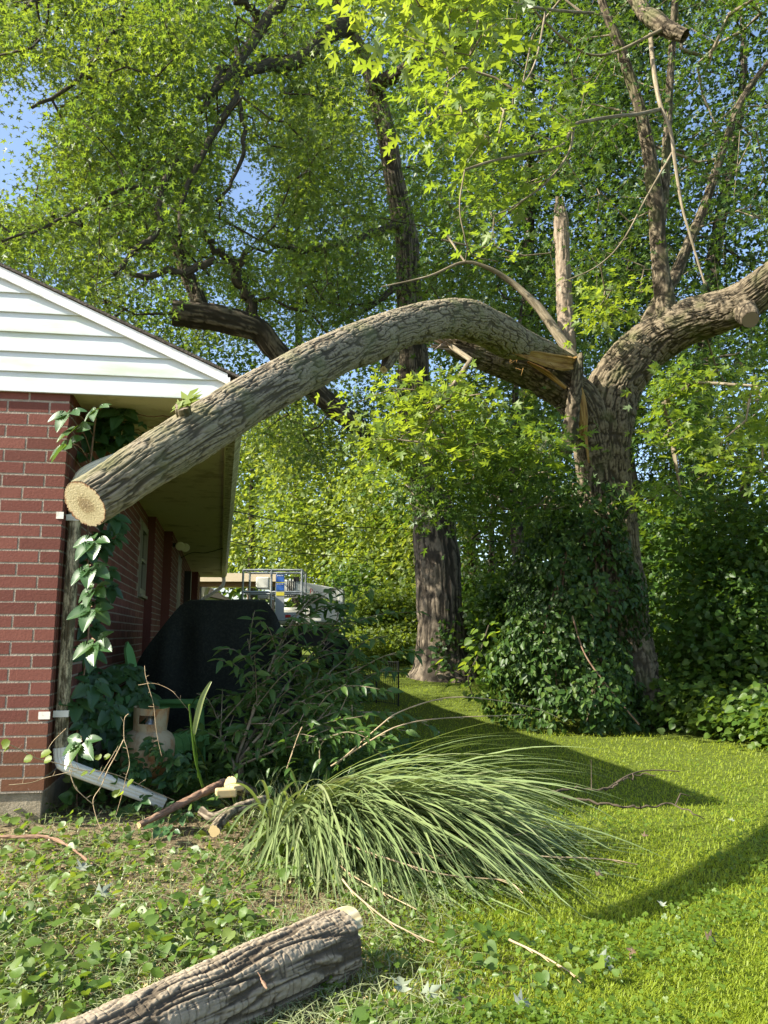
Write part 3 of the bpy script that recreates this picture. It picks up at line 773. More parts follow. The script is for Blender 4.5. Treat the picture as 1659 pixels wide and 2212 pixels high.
# rusty gas cylinder
tc = P(318, 1600, 4.75); tz = .20
tank = thing('gas_cylinder', 'rusty white propane gas cylinder standing in weeds before the green chair', 'gas cylinder', (tc[0], tc[1], tz))
tl = Vector((.05, -.03, 1)).normalized()
b = MB(); b.lathe([(.0, .045), (.10, .05), (.14, .075), (.154, .11), (.155, .14), (.155, .145), (.157, .155), (.155, .165), (.155, .24), (.150, .275), (.132, .305), (.10, .325), (.06, .337), (.0, .34)], (tc[0], tc[1], tz), 40, axis=tl)
body = b.build('body', M['rusty_white_paint'], tank, True)
b = MB(); b.lathe([(.105, 0), (.108, 0), (.110, .05), (.104, .05), (.103, 0), (.105, 0)], (tc[0], tc[1], tz), 32, axis=tl); b.build('foot_ring', M['rusty_white_paint'], tank, True)
b = MB(); R = Vector((0, 0, 1)).rotation_difference(tl).to_matrix(); base = np.array([tc[0], tc[1], tz])
n = 40; g0, g1 = .318, .462
for i in range(n):
    a0, a1 = 2 * math.pi * i / n, 2 * math.pi * (i + 1) / n; am = (a0 + a1) / 2
    def cq(a, z, r): return base + np.array(R @ Vector((r * math.cos(a), r * math.sin(a), z)))
    da = abs((am - 1.5 * math.pi + math.pi) % (2 * math.pi) - math.pi); db = abs((am - .9 + math.pi) % (2 * math.pi) - math.pi)
    if db < .55: segs = [(g0, g0 + .03)]
    elif da < .52: segs = [(g0, .372), (.422, g1)]
    else: segs = [(g0, g1)]
    for za, zb in segs:
        ra, rb = .098 + (za - g0) * .05, .098 + (zb - g0) * .05
        b.hexa([cq(a0, za, ra), cq(a1, za, ra), cq(a1, za, ra - .004), cq(a0, za, ra - .004), cq(a0, zb, rb), cq(a1, zb, rb), cq(a1, zb, rb - .004), cq(a0, zb, rb - .004)])
b.build('collar', M['rusty_white_paint'], tank)
b = MB(); b.lathe([(.03, .33), (.03, .37), (.018, .38), (.018, .41), (.035, .412), (.035, .43), (0, .43)], (tc[0], tc[1], tz), 16, axis=tl); b.build('valve', M['galvanised'], tank, True)

# ================================================================== boom lift behind the cover
def pbox(b, u0, u1, v0, v1, D, d, mi=0):
    a = P(u0, v1, D); c = P(u1, v0, D)
    b.hexa([(a[0], D, a[2]), (c[0], D, a[2]), (c[0], D + d, a[2]), (a[0], D + d, a[2]), (a[0], D, c[2]), (c[0], D, c[2]), (c[0], D + d, c[2]), (a[0], D + d, c[2])], mi)
LD = 15.0
lift = thing('boom_lift', 'white boom lift with a galvanised railed work platform', 'lift', tuple(P(640, 1500, LD) * [1, 1, 0]))
b = MB(); fz0, fz1 = 1.375, 2.34; xl, xr = P(525, 1250, LD)[0], P(652, 1250, LD)[0]; dd = .75
for y in (LD, LD + dd):
    for x in (xl, (xl + xr) / 2 - .02, xr): b.tube([(x, y, fz0), (x, y, fz1)], .022, 8)
    for z in (fz1, (fz0 + fz1) / 2 + .05): b.tube([(xl, y, z), (xr, y, z)], .022, 8)
for x in (xl, xr):
    for z in (fz1, (fz0 + fz1) / 2 + .05): b.tube([(x, LD, z), (x, LD + dd, z)], .022, 8)
cage = b.build('cage', M['galvanised'], lift)
b = MB(); b.box(((xl + xr) / 2, LD + dd / 2, fz0), (xr - xl + .06, dd + .06, .05)); b.box(((xl + xr) / 2, LD - .03, fz0 + .06), (xr - xl + .06, .012, .15)); b.build('platform', M['galvanised'], lift)
b = MB(); pbox(b, 594, 615, 1241, 1324, LD - .02, .012); pan = b.build('control_panel', M['galvanised'], lift)
b = MB(); pbox(b, 596.5, 614, 1241, 1257, LD - .028, .006); pbox(b, 596.5, 614, 1259.5, 1275.5, LD - .028, .006); b.build('blue_sign', M['blue_label'], pan)
b = MB(); pbox(b, 596.5, 614, 1279, 1286.5, LD - .028, .006); pbox(b, 596.5, 614, 1257.4, 1259.2, LD - .028, .006); b.build('yellow_sign', M['yellow_label'], pan)
b = MB()
for r_ in range(2):
    for q_ in range(4): pbox(b, 599 + q_ * 3.4, 601.4 + q_ * 3.4, 1242.5 + r_ * 18.2, 1244.3 + r_ * 18.2, LD - .033, .004)
for u0, u1, v0, v1 in ((588, 592.6, 1289, 1291), (588, 592.6, 1294.5, 1296), (588, 589.5, 1291, 1294.5), (591.2, 592.6, 1291, 1294.5)): pbox(b, u0, u1, v0, v1, LD - .033, .004)
b.build('sign_lettering', M['white_label'], pan)
b = MB(); pbox(b, 616, 628, 1328, 1334, LD - .046, .008); b.build('reflector', M['red_reflector'], lift)
b = MB(); pbox(b, 552, 582, 1246, 1272, LD + .95, .35); pbox(b, 556, 580, 1281, 1294, LD + .95, .35); pbox(b, 600, 640, 1252, 1290, LD + 1.0, .4); b.build('engine_cover', M['lift_paint'], lift, bevel=.03)
b = MB()
for q_ in range(5): pbox(b, 620 + q_ * 4, 622.5 + q_ * 4, 1250 + (q_ % 2) * 6, 1288, LD + .9, .05)
pbox(b, 634, 646, 1246, 1256, LD + .9, .08); b.build('hose', M['black_rubber'], lift)
def beam(name, a, c, hgt, dep, mat):
    b = MB(); a = np.array(a); c = np.array(c); up = np.array([0, 0, hgt / 2]); dp = np.array([0, dep, 0])
    b.hexa([a - up, c - up, c - up + dp, a - up + dp, a + up, c + up, c + up + dp, a + up + dp]); return b.build(name, mat, lift, bevel=.015)
boom = beam('upper_boom', P(634, 1267, LD + .9), P(738, 1286, LD + 1.1), .26, .28, M['lift_paint'])
beam('lower_boom', P(650, 1292, LD + 1.3), P(738, 1322, LD + 1.3), .24, .30, M['lift_paint'])
b = MB(); pbox(b, 730, 742, 1272, 1345, LD + 1.0, .6); b.build('boom_knuckle', M['lift_paint'], lift, bevel=.02)
for txt, u0, u1, v0, mt in (('SU', 657, 668, 1279, 'teal_letter'), ('P', 669.5, 675, 1281.2, 'red_reflector'), ('RO', 676.5, 688, 1282.6, 'dark_letter')):
    cu = bpy.data.curves.new('t', 'FONT'); cu.body = txt; cu.size = 1; cu.extrude = .01
    ob = bpy.data.objects.new('t', cu); COL.objects.link(ob); dg = bpy.context.evaluated_depsgraph_get(); me = bpy.data.meshes.new_from_object(ob.evaluated_get(dg)); bpy.data.objects.remove(ob)
    nv = np.zeros(len(me.vertices) * 3); me.vertices.foreach_get('co', nv); nv = nv.reshape(-1, 3)
    wd = P(u1, v0, LD + .9)[0] - P(u0, v0, LD + .9)[0]; sc = wd / (nv[:, 0].max() - nv[:, 0].min()); o0 = P(u0, v0, LD + .85)
    co = np.stack([o0[0] + (nv[:, 0] - nv[:, 0].min()) * sc, np.full(len(nv), LD + .895) + nv[:, 2], o0[2] + nv[:, 1] * sc * 1.15 - (nv[:, 0] - nv[:, 0].min()) * sc * .17], -1)
    mk_mesh('lettering', co, [tuple(p.vertices) for p in me.polygons], M[mt], boom); bpy.data.meshes.remove(me)
b = MB(); pbox(b, 600, 738, 1312, 1350, LD + 1.9, 1.0); b.build('chassis', M['lift_paint'], lift, bevel=.05)
b = MB(); pbox(b, 668, 732, 1312, 1345, LD + 1.2, .5); b.build('counterweight', M['lift_paint'], lift, bevel=.04)
for u in (615, 722):
    for dy in (1.9, 2.75):
        b = MB(); c = P(u, 1400, LD + dy); b.lathe([(.0, -.12), (.24, -.12), (.34, -.10), (.38, -.05), (.38, .05), (.34, .10), (.24, .12), (0, .12)], (c[0], c[1], .38 + float(hz(c[0], c[1]))), 24, axis=(0, 1, 0)); b.build('wheel', M['black_rubber'], lift, True)
b = MB(); pbox(b, 610, 730, 1352, 1395, LD + 2.1, .5); b.build('undercarriage', M['dark_letter'], lift)

# ================================================================== patio cover and neighbour's house beyond
PD = 22.0
pat = thing('patio_cover', 'beige edged patio roof on dark posts beyond the brick house', 'patio roof', tuple(P(470, 1420, PD) * [1, 1, 0]))
b = MB(); pbox(b, 404, 600, 1238, 1256, PD, 3.2); b.build('roof_edge', M['beige_roof'], pat)
b = MB(); pbox(b, 424, 600, 1257.5, 1267, PD + .15, .16); b.build('beam', M['old_beam'], pat)
for u in (428, 588):
    b = MB(); a = P(u, 1262, PD + .15); b.box((a[0], PD + .24, a[2] / 2), (.14, .14, a[2])); b.build('post', M['dark_door'], pat)
b = MB(); a = P(432, 1268, PD + .1); c = P(446, 1268, PD + .1)
b.tube([(a[0], PD + .3, 0.1), (a[0] + .05, PD + .3, a[2] - .3), (a[0] + .1, PD + .3, a[2])], [.16, .10, .14], 9); b.build('curtain', M['curtain_cloth'], pat)
b = MB(); pbox(b, 440, 490, 1308, 1316, PD + 4, 1.0); b.build('shade_panel', M['neighbour_siding'], pat)  # flat slab overhead, taken for a shade panel of the patio
nb = thing('neighbour_house', "neighbour's low house with pale siding over tan brick", 'house', tuple(P(400, 1420, 27.0) * [1, 1, 0]))
b = MB(); pbox(b, 300, 424, 1284, 1318, 26.5, 5); b.build('siding', M['neighbour_siding'], nb)
b = MB(); pbox(b, 300, 423, 1318, 1420, 26.6, 4.8); b.build('brick_base', M['tan_brick'], nb)
b = MB(); a0, a1, a2 = P(290, 1284, 26.2), P(432, 1284, 26.2), P(360, 1240, 26.2)
b.add([a0, a1, a2, a0 + [0, 6, 0], a1 + [0, 6, 0], a2 + [0, 6, 0]], [(0, 1, 2), (3, 5, 4), (0, 3, 4, 1), (1, 4, 5, 2), (2, 5, 3, 0)]); b.build('roof', M['shingle'], nb)

# ================================================================== wire pens, wires
def pen(name, pts, h, label, n_per_m=22, r=.0035):
    g = [np.array([p[0], p[1], float(hz(p[0], p[1]))]) for p in pts]
    th = thing(name, label, 'pen', tuple(g[0]))
    for a, c in zip(g[:-1], g[1:]):
        Ln = np.linalg.norm(c - a); n = max(2, int(Ln * n_per_m)); b = MB()
        for k in range(1, n):
            q = a + (c - a) * k / n; b.tube([q + [0, 0, .02], q + [0, 0, h]], r, 4, cap=False)
        for z in (.03, h * .33, h * .66, h): b.tube([a + [0, 0, z], c + [0, 0, z]], r * 1.4, 4, cap=False)
        b.build('wire_panel', M['black_wire'], th)
    for q in g:
        b = MB(); b.tube([q, q + [0, 0, h + .02]], .014, 7); b.build('post', M['black_wire'], th)
pen('wire_pen', [(.22, 11.9), (-.12, 12.35), (-.62, 12.2), (-.9, 11.6)], .66, 'black wire pet pen standing on the grass behind the leafy shrub')
pen('wire_pen', [(-.62, 17.2), (-1.2, 17.2), (-1.6, 17.6)], .6, 'far black wire pen on sunny grass below the boom lift', 14, .005)
for k, (a, mid, c, lb) in enumerate((((488, 1101, 12.5), (680, 1134, 17), (1010, 1148, 24), 'upper thin black utility wire running from the eave into the trees'), ((478, 1166, 15), (660, 1196, 20), (1010, 1218, 27), 'lower thin black utility wire strung below the other wire'))):
    b = MB(); b.tube(catmull([P(*a), P(*mid), P(*c)], 24), .011, 5); tag(b.build('utility_wire', M['black_wire']), lb, 'wire')

# ================================================================== trees
def rows(pts):
    return np.array([[*P(u, v, D), px(w, D) / 2] for u, v, D, w in pts])
def jag(ring, c, t, amp, seed):
    return ring + t * (vnoise(ring * 14, seed) - .5)[:, None] * amp
def grow(sk, skr, att, rng, step=0.38, sag=0.10, r0=0.0045, rmax=0.05):
    """branches from skeleton points out to every attractor"""
    M_ = len(sk); cap = M_ + len(att) * 14
    nd = np.zeros((cap, 3)); nd[:M_] = sk; par = np.full(cap, -1); n = M_; tips = []; chains = []
    d0 = np.array([np.min(np.sum((sk - a) ** 2, 1)) for a in att])
    for k in np.argsort(d0):
        a = att[k]; d2 = np.sum((nd[:n] - a) ** 2, 1); j = int(np.argmin(d2)); d = math.sqrt(d2[j])
        m = min(12, max(1, int(d / step))); b = nd[j]
        perp = rng.normal(size=3) * 0.12 * d
        ch = []
        for i in range(1, m + 1):
            s = i / m; q = b + (a - b) * s + perp * math.sin(math.pi * s) + np.array([0, 0, sag * d * math.sin(math.pi * s)]) + rng.normal(size=3) * .025 * (s < 1)
            nd[n] = q; par[n] = ch[-1] if ch else j; ch.append(n); n += 1
        tips.append(ch[-1]); chains.append((j, ch))
    load = np.zeros(n); load[tips] += 1
    for i in range(n - 1, M_ - 1, -1): load[par[i]] += load[i]
    r = np.minimum(r0 * np.maximum(load, 1) ** 0.48, rmax)
    tb = Tubes()
    for j, ch in chains:
        pts = nd[[j] + ch]; rr = np.concatenate([[min(r[ch[0]], skr[j] * .8 if j < M_ else r[j])], r[ch]]); rr[-1] *= .6
        tb.add(pts, rr, 4 if rr[0] < .012 else 6)
    return tb, nd[tips]
def sample(n, u0, u1, v0, v1, D0, D1, rng, holes=(), accept=None):
    out = []
    while len(out) < n:
        u = rng.uniform(u0, u1); v = rng.uniform(v0, v1); D = rng.uniform(D0, D1)
        if any((u - a) ** 2 + (v - b) ** 2 < (c * (0.7 + .3 * rng.random())) ** 2 and rng.random() < .93 for a, b, c in holes): continue
        q = P(u, v, D)
        if q[2] < hz(q[0], q[1]) + .25: continue
        if accept and not accept(u, v, D): continue
        out.append(q)
    return np.array(out)
HOLES = [(5, 330, 150), (30, 225, 105), (540, 405, 85), (500, 385, 40), (120, 190, 44), (200, 110, 26), (10, 420, 55), (310, 150, 24), (1350, 200, 34), (1640, 60, 40), (1480, 250, 34), (560, 330, 24), (630, 690, 20), (430, 590, 18), (1330, 560, 26), (1600, 400, 26), (70, 60, 26)]

CLEAR = [(1310, 1010, 1318, 850, 78), (1318, 850, 1402, 745, 66), (1402, 745, 1660, 612, 62), (1270, 900, 1226, 846, 52), (1226, 846, 1000, 750, 44), (1250, 775, 1062, 713, 44), (1062, 713, 870, 708, 52), (870, 708, 560, 846, 70), (1440, 700, 1412, 400, 26), (1226, 745, 1212, 450, 26)]
def clear(u, v, D):
    for a, b, c, d, r in CLEAR:
        t = max(0, min(1, ((u - a) * (c - a) + (v - b) * (d - b)) / ((c - a) ** 2 + (d - b) ** 2)))
        if math.hypot(u - a - t * (c - a), v - b - t * (d - b)) < r + 34 and D < 10.2: return False
    return True
class Screen:
    """leaves that would hang right in front of these limbs are thinned"""
    def __init__(self, lists, keep, pad): 
        self.s = np.vstack([np.hstack([np.array(L_)[:-1], np.array(L_)[1:]]) for L_ in lists]); self.k = keep; self.p = pad
    def __call__(self, u, v, D, rng):
        s = self.s; dx, dy = s[:, 4] - s[:, 0], s[:, 5] - s[:, 1]; t = np.clip(((u - s[:, 0]) * dx + (v - s[:, 1]) * dy) / (dx * dx + dy * dy), 0, 1)
        d = np.hypot(u - s[:, 0] - t * dx, v - s[:, 1] - t * dy); Dl = s[:, 2] + t * (s[:, 6] - s[:, 2]); w = s[:, 3] + t * (s[:, 7] - s[:, 3])
        return rng.random() < self.k or not np.any((d < w / 2 + self.p) & (D < Dl + .3))
# ---------- the split maple beside the lawn
rm = thing('split_maple', 'ivy-footed maple with a torn crotch where the fallen limb broke off', 'tree', tuple(P(1360, 1570, 9.75)))
TR = rows([(1366, 1590, 9.75, 215), (1356, 1540, 9.75, 165), (1337, 1400, 9.75, 142), (1324, 1250, 9.72, 130), (1310, 1100, 9.7, 116), (1303, 1000, 9.7, 114), (1305, 920, 9.7, 124), (1322, 850, 9.7, 124), (1352, 800, 9.65, 116), (1402, 745, 9.6, 110), (1470, 704, 9.4, 102), (1540, 680, 9.2, 96), (1600, 655, 9.0, 92), (1660, 612, 8.8, 88), (1760, 540, 8.5, 80), (1900, 440, 8.2, 66)])
_, tp, tr_, _, _ = bark_tube('trunk', TR, M['trunk_bark'], rm, 200, 640, .022, 11, 34, 5.5, .09, .05)
ST = rows([(1292, 1000, 9.66, 84), (1266, 900, 9.55, 96), (1226, 846, 9.5, 92), (1170, 812, 9.3, 80), (1100, 785, 9.1, 70), (1040, 764, 8.95, 62), (990, 750, 8.85, 48), (962, 742, 8.8, 26)])
_, sp_c, sp_r, _, _ = bark_tube('broken_fork', ST, M['trunk_bark'], rm, 140, 280, .020, 12, 34, 5, .09, .08)
# torn tips of the broken fork
b = MB()
for k in range(14):
    a = P(978 + RND.uniform(-8, 18), 748 + RND.uniform(-16, 18), 8.82); c = P(920 + RND.uniform(0, 50), 736 + RND.uniform(-14, 30), 8.7 + RND.uniform(-.1, .1))
    b.tube([a, (a + c) / 2 + [0, 0, RND.uniform(-.02, .03)], c], [.03, .02, .003], 5)
for k in range(5):
    a = P(1010 + RND.uniform(-30, 40), 735 + RND.uniform(-6, 4), 8.7); b.tube([a, a + [-.15, -.05, .05]], [.04, .004], 5)
b.build('torn_end', M['dead_wood'], rm)
# torn wood of the crotch
b = MB()
def ribbon(b, pts, th=.03):
    q = rows(pts); b.tube(catmull(q, 16)[:, :3], np.maximum(catmull(q, 16)[:, 3], .002), 7)
tw = Tubes()
for pts in ([(1236, 812, 9.28, 18), (1246, 850, 9.25, 34), (1256, 900, 9.25, 30), (1262, 950, 9.3, 12)], [(1262, 900, 9.2, 6), (1266, 950, 9.2, 8), (1272, 1000, 9.25, 4)], [(1140, 782, 8.85, 5), (1180, 805, 9.0, 12), (1222, 838, 9.1, 8)]):
    c = catmull(rows(pts), 16); tw.add(c[:, :3], np.maximum(c[:, 3], .003), 8)
tw.build('torn_heartwood', M['split_wood'], rm)
BS = rows([(1222, 985, 9.22, 20), (1230, 940, 9.16, 34), (1238, 880, 9.12, 30), (1246, 820, 9.12, 26), (1252, 775, 9.14, 18), (1256, 762, 9.15, 5)])
bark_tube('bark_strip', BS, M['trunk_bark'], rm, 40, 90, .012, 15, 34, 4, .11, .06)
# dead snag rising behind the crotch
SN = rows([(1228, 830, 9.95, 40), (1226, 740, 9.95, 38), (1219, 640, 9.95, 36), (1215, 540, 9.95, 34), (1212, 470, 9.95, 32), (1212, 452, 9.95, 26)])
_, snp, snr, (sx_, sy_, st_), snR = bark_tube('dead_stem', SN, M['dead_wood'], rm, 48, 160, .016, 31, 30, 9, .10, .06)
b = MB()
for k in range(9):
    a = P(1202 + RND.uniform(0, 20), 458, 9.95 + RND.uniform(-.06, .06)); b.tube([a, a + [RND.uniform(-.03, .02), 0, .12 + .12 * (k < 4)]], [.035, .006], 5)
b.build('snapped_tip', M['dead_wood'], rm)
# live stems
LIVE = [
 [(1440, 715, 9.4, 62), (1438, 660, 9.4, 46), (1428, 590, 9.4, 42), (1420, 500, 9.4, 38), (1412, 400, 9.35, 36), (1388, 260, 9.3, 28), (1345, 120, 9.2, 24), (1300, 0, 9.1, 20), (1270, -140, 9, 16)],
 [(1422, 520, 9.4, 26), (1436, 400, 9.5, 24), (1442, 270, 9.6, 20), (1450, 130, 9.7, 17), (1462, -60, 9.8, 14)],
 [(1380, 742, 9.7, 46), (1412, 670, 9.8, 34), (1456, 600, 9.9, 27), (1490, 520, 10, 25), (1520, 450, 10.1, 22), (1560, 330, 10.2, 19), (1600, 220, 10.3, 16), (1670, 120, 10.4, 12)],
 [(1240, 775, 9.7, 26), (1176, 680, 9.8, 22), (1145, 645, 9.8, 18), (1105, 610, 9.8, 14), (1055, 579, 9.7, 10), (1000, 567, 9.6, 7), (925, 597, 9.4, 5), (823, 620, 9.2, 3)],
 [(1390, 30, 8.8, 30), (1410, 40, 8.6, 40), (1440, 62, 8.5, 38), (1480, 78, 8.4, 34)],
 [(1350, -60, 9.1, 34), (1372, -10, 9, 36), (1392, 30, 8.8, 36)],
 [(1405, 75, 8.7, 16), (1412, 150, 8.5, 15), (1426, 225, 8.3, 14), (1448, 280, 8.2, 12), (1458, 350, 8.1, 11), (1472, 440, 8, 9), (1492, 512, 8, 8), (1522, 612, 8, 6)],
 [(1427, 236, 8.3, 13), (1377, 247, 7.7, 12), (1340, 250, 7.3, 11), (1276, 260, 6.8, 11), (1241, 270, 6.5, 10), (1211, 315, 6.3, 10), (1135, 333, 5.9, 9), (1062, 348, 5.6, 8), (1004, 367, 5.4, 7)],
 [(1241, 270, 6.5, 9), (1227, 333, 6.4, 8), (1176, 398, 6.3, 7), (1105, 448, 6.1, 5), (1068, 465, 6.0, 4)],
 [(1004, 367, 5.4, 5), (993, 440, 5.4, 5), (1000, 495, 5.4, 4), (1020, 550, 5.5, 4), (1075, 565, 5.6, 3)],
 [(1452, 330, 8.2, 8), (1400, 420, 8.2, 6), (1345, 520, 8.2, 5), (1290, 575, 8.2, 4), (1215, 610, 8.2, 3)],
 [(1440, 60, 8.5, 12), (1290, 120, 8.3, 8), (1180, 50, 8.0, 7), (1120, -30, 7.6, 6)],
 [(1300, 30, 9, 10), (1180, 20, 7.5, 9), (1040, -10, 6, 8), (930, -40, 5, 6)], [(1180, 20, 7.5, 8), (1150, 150, 6.8, 6), (1080, 230, 6.3, 4)],
]
tb = Tubes(); rsk = [tp[::14], sp_c[::12]]; rsr = [tr_[::14], sp_r[::12]]
for k, L_ in enumerate(LIVE):
    c = catmull(rows(L_), 40); w = c[:, 3] * (1 + .08 * (vnoise(np.arange(40)[:, None] * [.7, 0, 0], k) - .5)); 
    if k < 3 or k in (4, 5):
        bark_tube('limb', rows(L_), M['trunk_bark'] if k == 1 else M['trunk_bark'], rm, 48, 220, .010, 40 + k, 34, 6, .11, .05)
    else: tb.add(c[:, :3], np.maximum(w * (.74 if k > 5 else 1), .0035), 9, False)
    rsk.append(c[::3, :3]); rsr.append(w[::3])
tb.build('bare_branch', M['grey_branch'], rm)
rsk = np.vstack(rsk); rsr = np.concatenate(rsr)
rg = np.random.default_rng(21)
near = [sample(46, 735, 1080, -120, 120, 4.1, 5.2, rg, (), clear), sample(26, 915, 1200, 190, 330, 5.8, 6.8, rg, (), clear), sample(16, 1000, 1190, 330, 540, 6.0, 7, rg, (), clear), sample(70, 770, 1080, 820, 1010, 7.2, 8.2, rg, (), clear), sample(12, 1130, 1260, 930, 1000, 7.6, 8.2, rg, (), clear), sample(28, 1390, 1500, 790, 960, 8.3, 8.8, rg, (), clear), sample(40, 1550, 1760, 830, 1060, 7.0, 8, rg, (), clear), sample(8, 1350, 1420, 1010, 1090, 8.4, 8.8, rg, (), clear), sample(14, 1240, 1330, 620, 790, 8.6, 9.2, rg, (), clear)]
gen = [sample(330, 1180, 1900, -250, 660, 8.2, 13, rg, HOLES, clear), sample(90, 860, 1260, 920, 1110, 8.3, 9.4, rg, (), clear), sample(40, 1380, 1700, 760, 1100, 9, 11, rg, (), clear), sample(120, 900, 1300, -350, 560, 8.5, 12, rg, HOLES, clear)]
tb, tips = grow(rsk, rsr, np.vstack(near + gen), rg, r0=.0042, rmax=.035)
tb.build('branchwork', M['grey_branch'], rm)
allp = np.vstack(near + gen)
Lb = Leafage(); cloud(Lb, np.vstack(near), 15, np.array([.19, .19, .11]), .108, MAPLE, rg, tilt=.55, droop=.45); Lb.build('leaf_spray', M['bright_leaf'], rm)  # sunlit sprays: lighter green than the crown, sunlight put into the colour
Lb = Leafage(); cloud(Lb, np.vstack(gen), 28, np.array([.23, .23, .18]), .098, MAPLE_LOW, rg, droop=.8, ccol=.65); Lb.build('crown', M['wood_leaf'], rm)  # darker green paints in the shade cast by the great maple

# ---------- the fallen limb
LC = rows([(185, 1090, 2.5, 110), (240, 1056, 2.56, 110), (310, 1006, 2.65, 111), (420, 938, 2.86, 114), (560, 853, 3.28, 106), (680, 787, 3.88, 100), (780, 742, 4.55, 96), (870, 708, 5.3, 92), (950, 690, 6.15, 89), (1010, 691, 6.85, 87), (1062, 713, 7.45, 89), (1100, 735, 7.95, 82), (1150, 750, 8.6, 56), (1200, 764, 9.1, 36), (1248, 776, 9.4, 8)])
fl = thing('fallen_limb', 'thick fallen maple limb arching from the torn trunk down to its sawn end', 'fallen limb', tuple(P(181, 1092, 2.74)))
_t0 = LC[1, :3] - LC[0, :3]; _t0 /= np.linalg.norm(_t0); _tc = np.array([0, 0, EYE]) - LC[0, :3]; _tc /= np.linalg.norm(_tc)
CN = -_t0 * .80 + _tc * .28; CN /= np.linalg.norm(CN)
lo, lp, lr, (lx, ly, lt), lR = bark_tube('log_body', LC, M['limb_bark'], fl, 240, 1050, .0095, 51, 52, 9.5, .075, .055, CN)
ring = bark_tube.ring0
cut_face('sawn_end', lp[0], ring, M['cut_wood'], fl, 14)
tw = Tubes()
e_t = catmull([P(1082, 748, 7.55), P(1150, 757, 8.25), P(1205, 766, 8.8), P(1252, 774, 9.22)], 60); e_b = catmull([P(1100, 760, 7.7), P(1160, 786, 8.35), P(1208, 800, 8.8), P(1240, 798, 9.18)], 60)
ss = np.linspace(0, 1, 16)[None, :, None]; pt = e_t[:, None] * (1 - ss) + e_b[:, None] * ss
pt[..., 1] += (.07 * np.sin(np.pi * ss[..., 0])) + .035 * (vnoise(np.stack([np.repeat(np.linspace(0, 3, 60)[:, None], 16, 1), np.repeat(np.linspace(0, 9, 16)[None], 60, 0), np.zeros((60, 16))], -1), 3) - .5)
pt[-6:] += (vnoise(pt[-6:] * 30, 8)[..., None] - .5) * .05
fq = [(a * 16 + c_, a * 16 + c_ + 1, (a + 1) * 16 + c_ + 1, (a + 1) * 16 + c_) for a in range(59) for c_ in range(15)]
bkv = np.stack([np.repeat(np.linspace(0, .16, 16)[None], 60, 0), np.zeros((60, 16)), np.repeat(np.linspace(0, 1.9, 60)[:, None], 16, 1)], -1)
so_ = mk_mesh('split_face', pt.reshape(-1, 3), fq, M['split_wood'], fl, False, {'bk': bkv.reshape(-1, 3)}); sm_ = so_.modifiers.new('solid', 'SOLIDIFY'); sm_.thickness = .03; sm_.offset = 1
for k in range(12):
    a = P(RND.uniform(1100, 1215), RND.uniform(768, 800), 8.5); tw.add([a, a + [RND.uniform(-.06, .06), -.05, RND.uniform(-.12, .05)]], [.004, .001], 4)
tw.build('splinter_fringe', M['split_wood'], fl)
def stub(name, pts, bark, parent, seed, cutm=None):
    o, p, r, (x, y, t), R = bark_tube(name, rows(pts), bark, parent, 48, 40, .008, seed, 40, 4, .11, .10)
    th = np.arange(48) * 2 * math.pi / 48
    rg_ = p[-1] + R[-1][:, None] * (np.cos(th)[:, None] * x[-1] + np.sin(th)[:, None] * y[-1])
    cut_face('sawn_end', p[-1], rg_, cutm or M['cut_wood'], o, 5); return o
stub('stub', [(404, 925, 2.80, 46), (398, 897, 2.77, 42), (394, 877, 2.74, 36)], M['limb_bark'], fl, 61, M['dead_wood'])
stub('stub', [(775, 738, 4.5, 44), (757, 722, 4.46, 36), (742, 711, 4.42, 25)], M['limb_bark'], fl, 62, M['dead_wood'])
stub('stub', [(845, 765, 4.95, 34), (836, 786, 4.9, 25), (829, 799, 4.85, 19)], M['limb_bark'], fl, 63)
stub('knot_stub', [(1606, 668, 8.95, 56), (1616, 682, 8.72, 50), (1622, 690, 8.62, 40)], M['trunk_bark'], rm, 64, M['dead_wood'])
Lb = Leafage()
for du, dv, tu, tv, s in ((398, 874, .1, 1.0, .10), (392, 876, -1, .35, .06), (404, 874, .6, .8, .07), (400, 878, -.2, .6, .06)):
    q = P(du, dv, 2.73); tip = np.array([[tu, -.1, tv]]); Lb.add(q[None], basis(np.array([[-.5, -1.0, .5]]), tip), s, MAPLE, np.array([.95]))
Lb.build('sprout', M['bright_leaf'], fl)

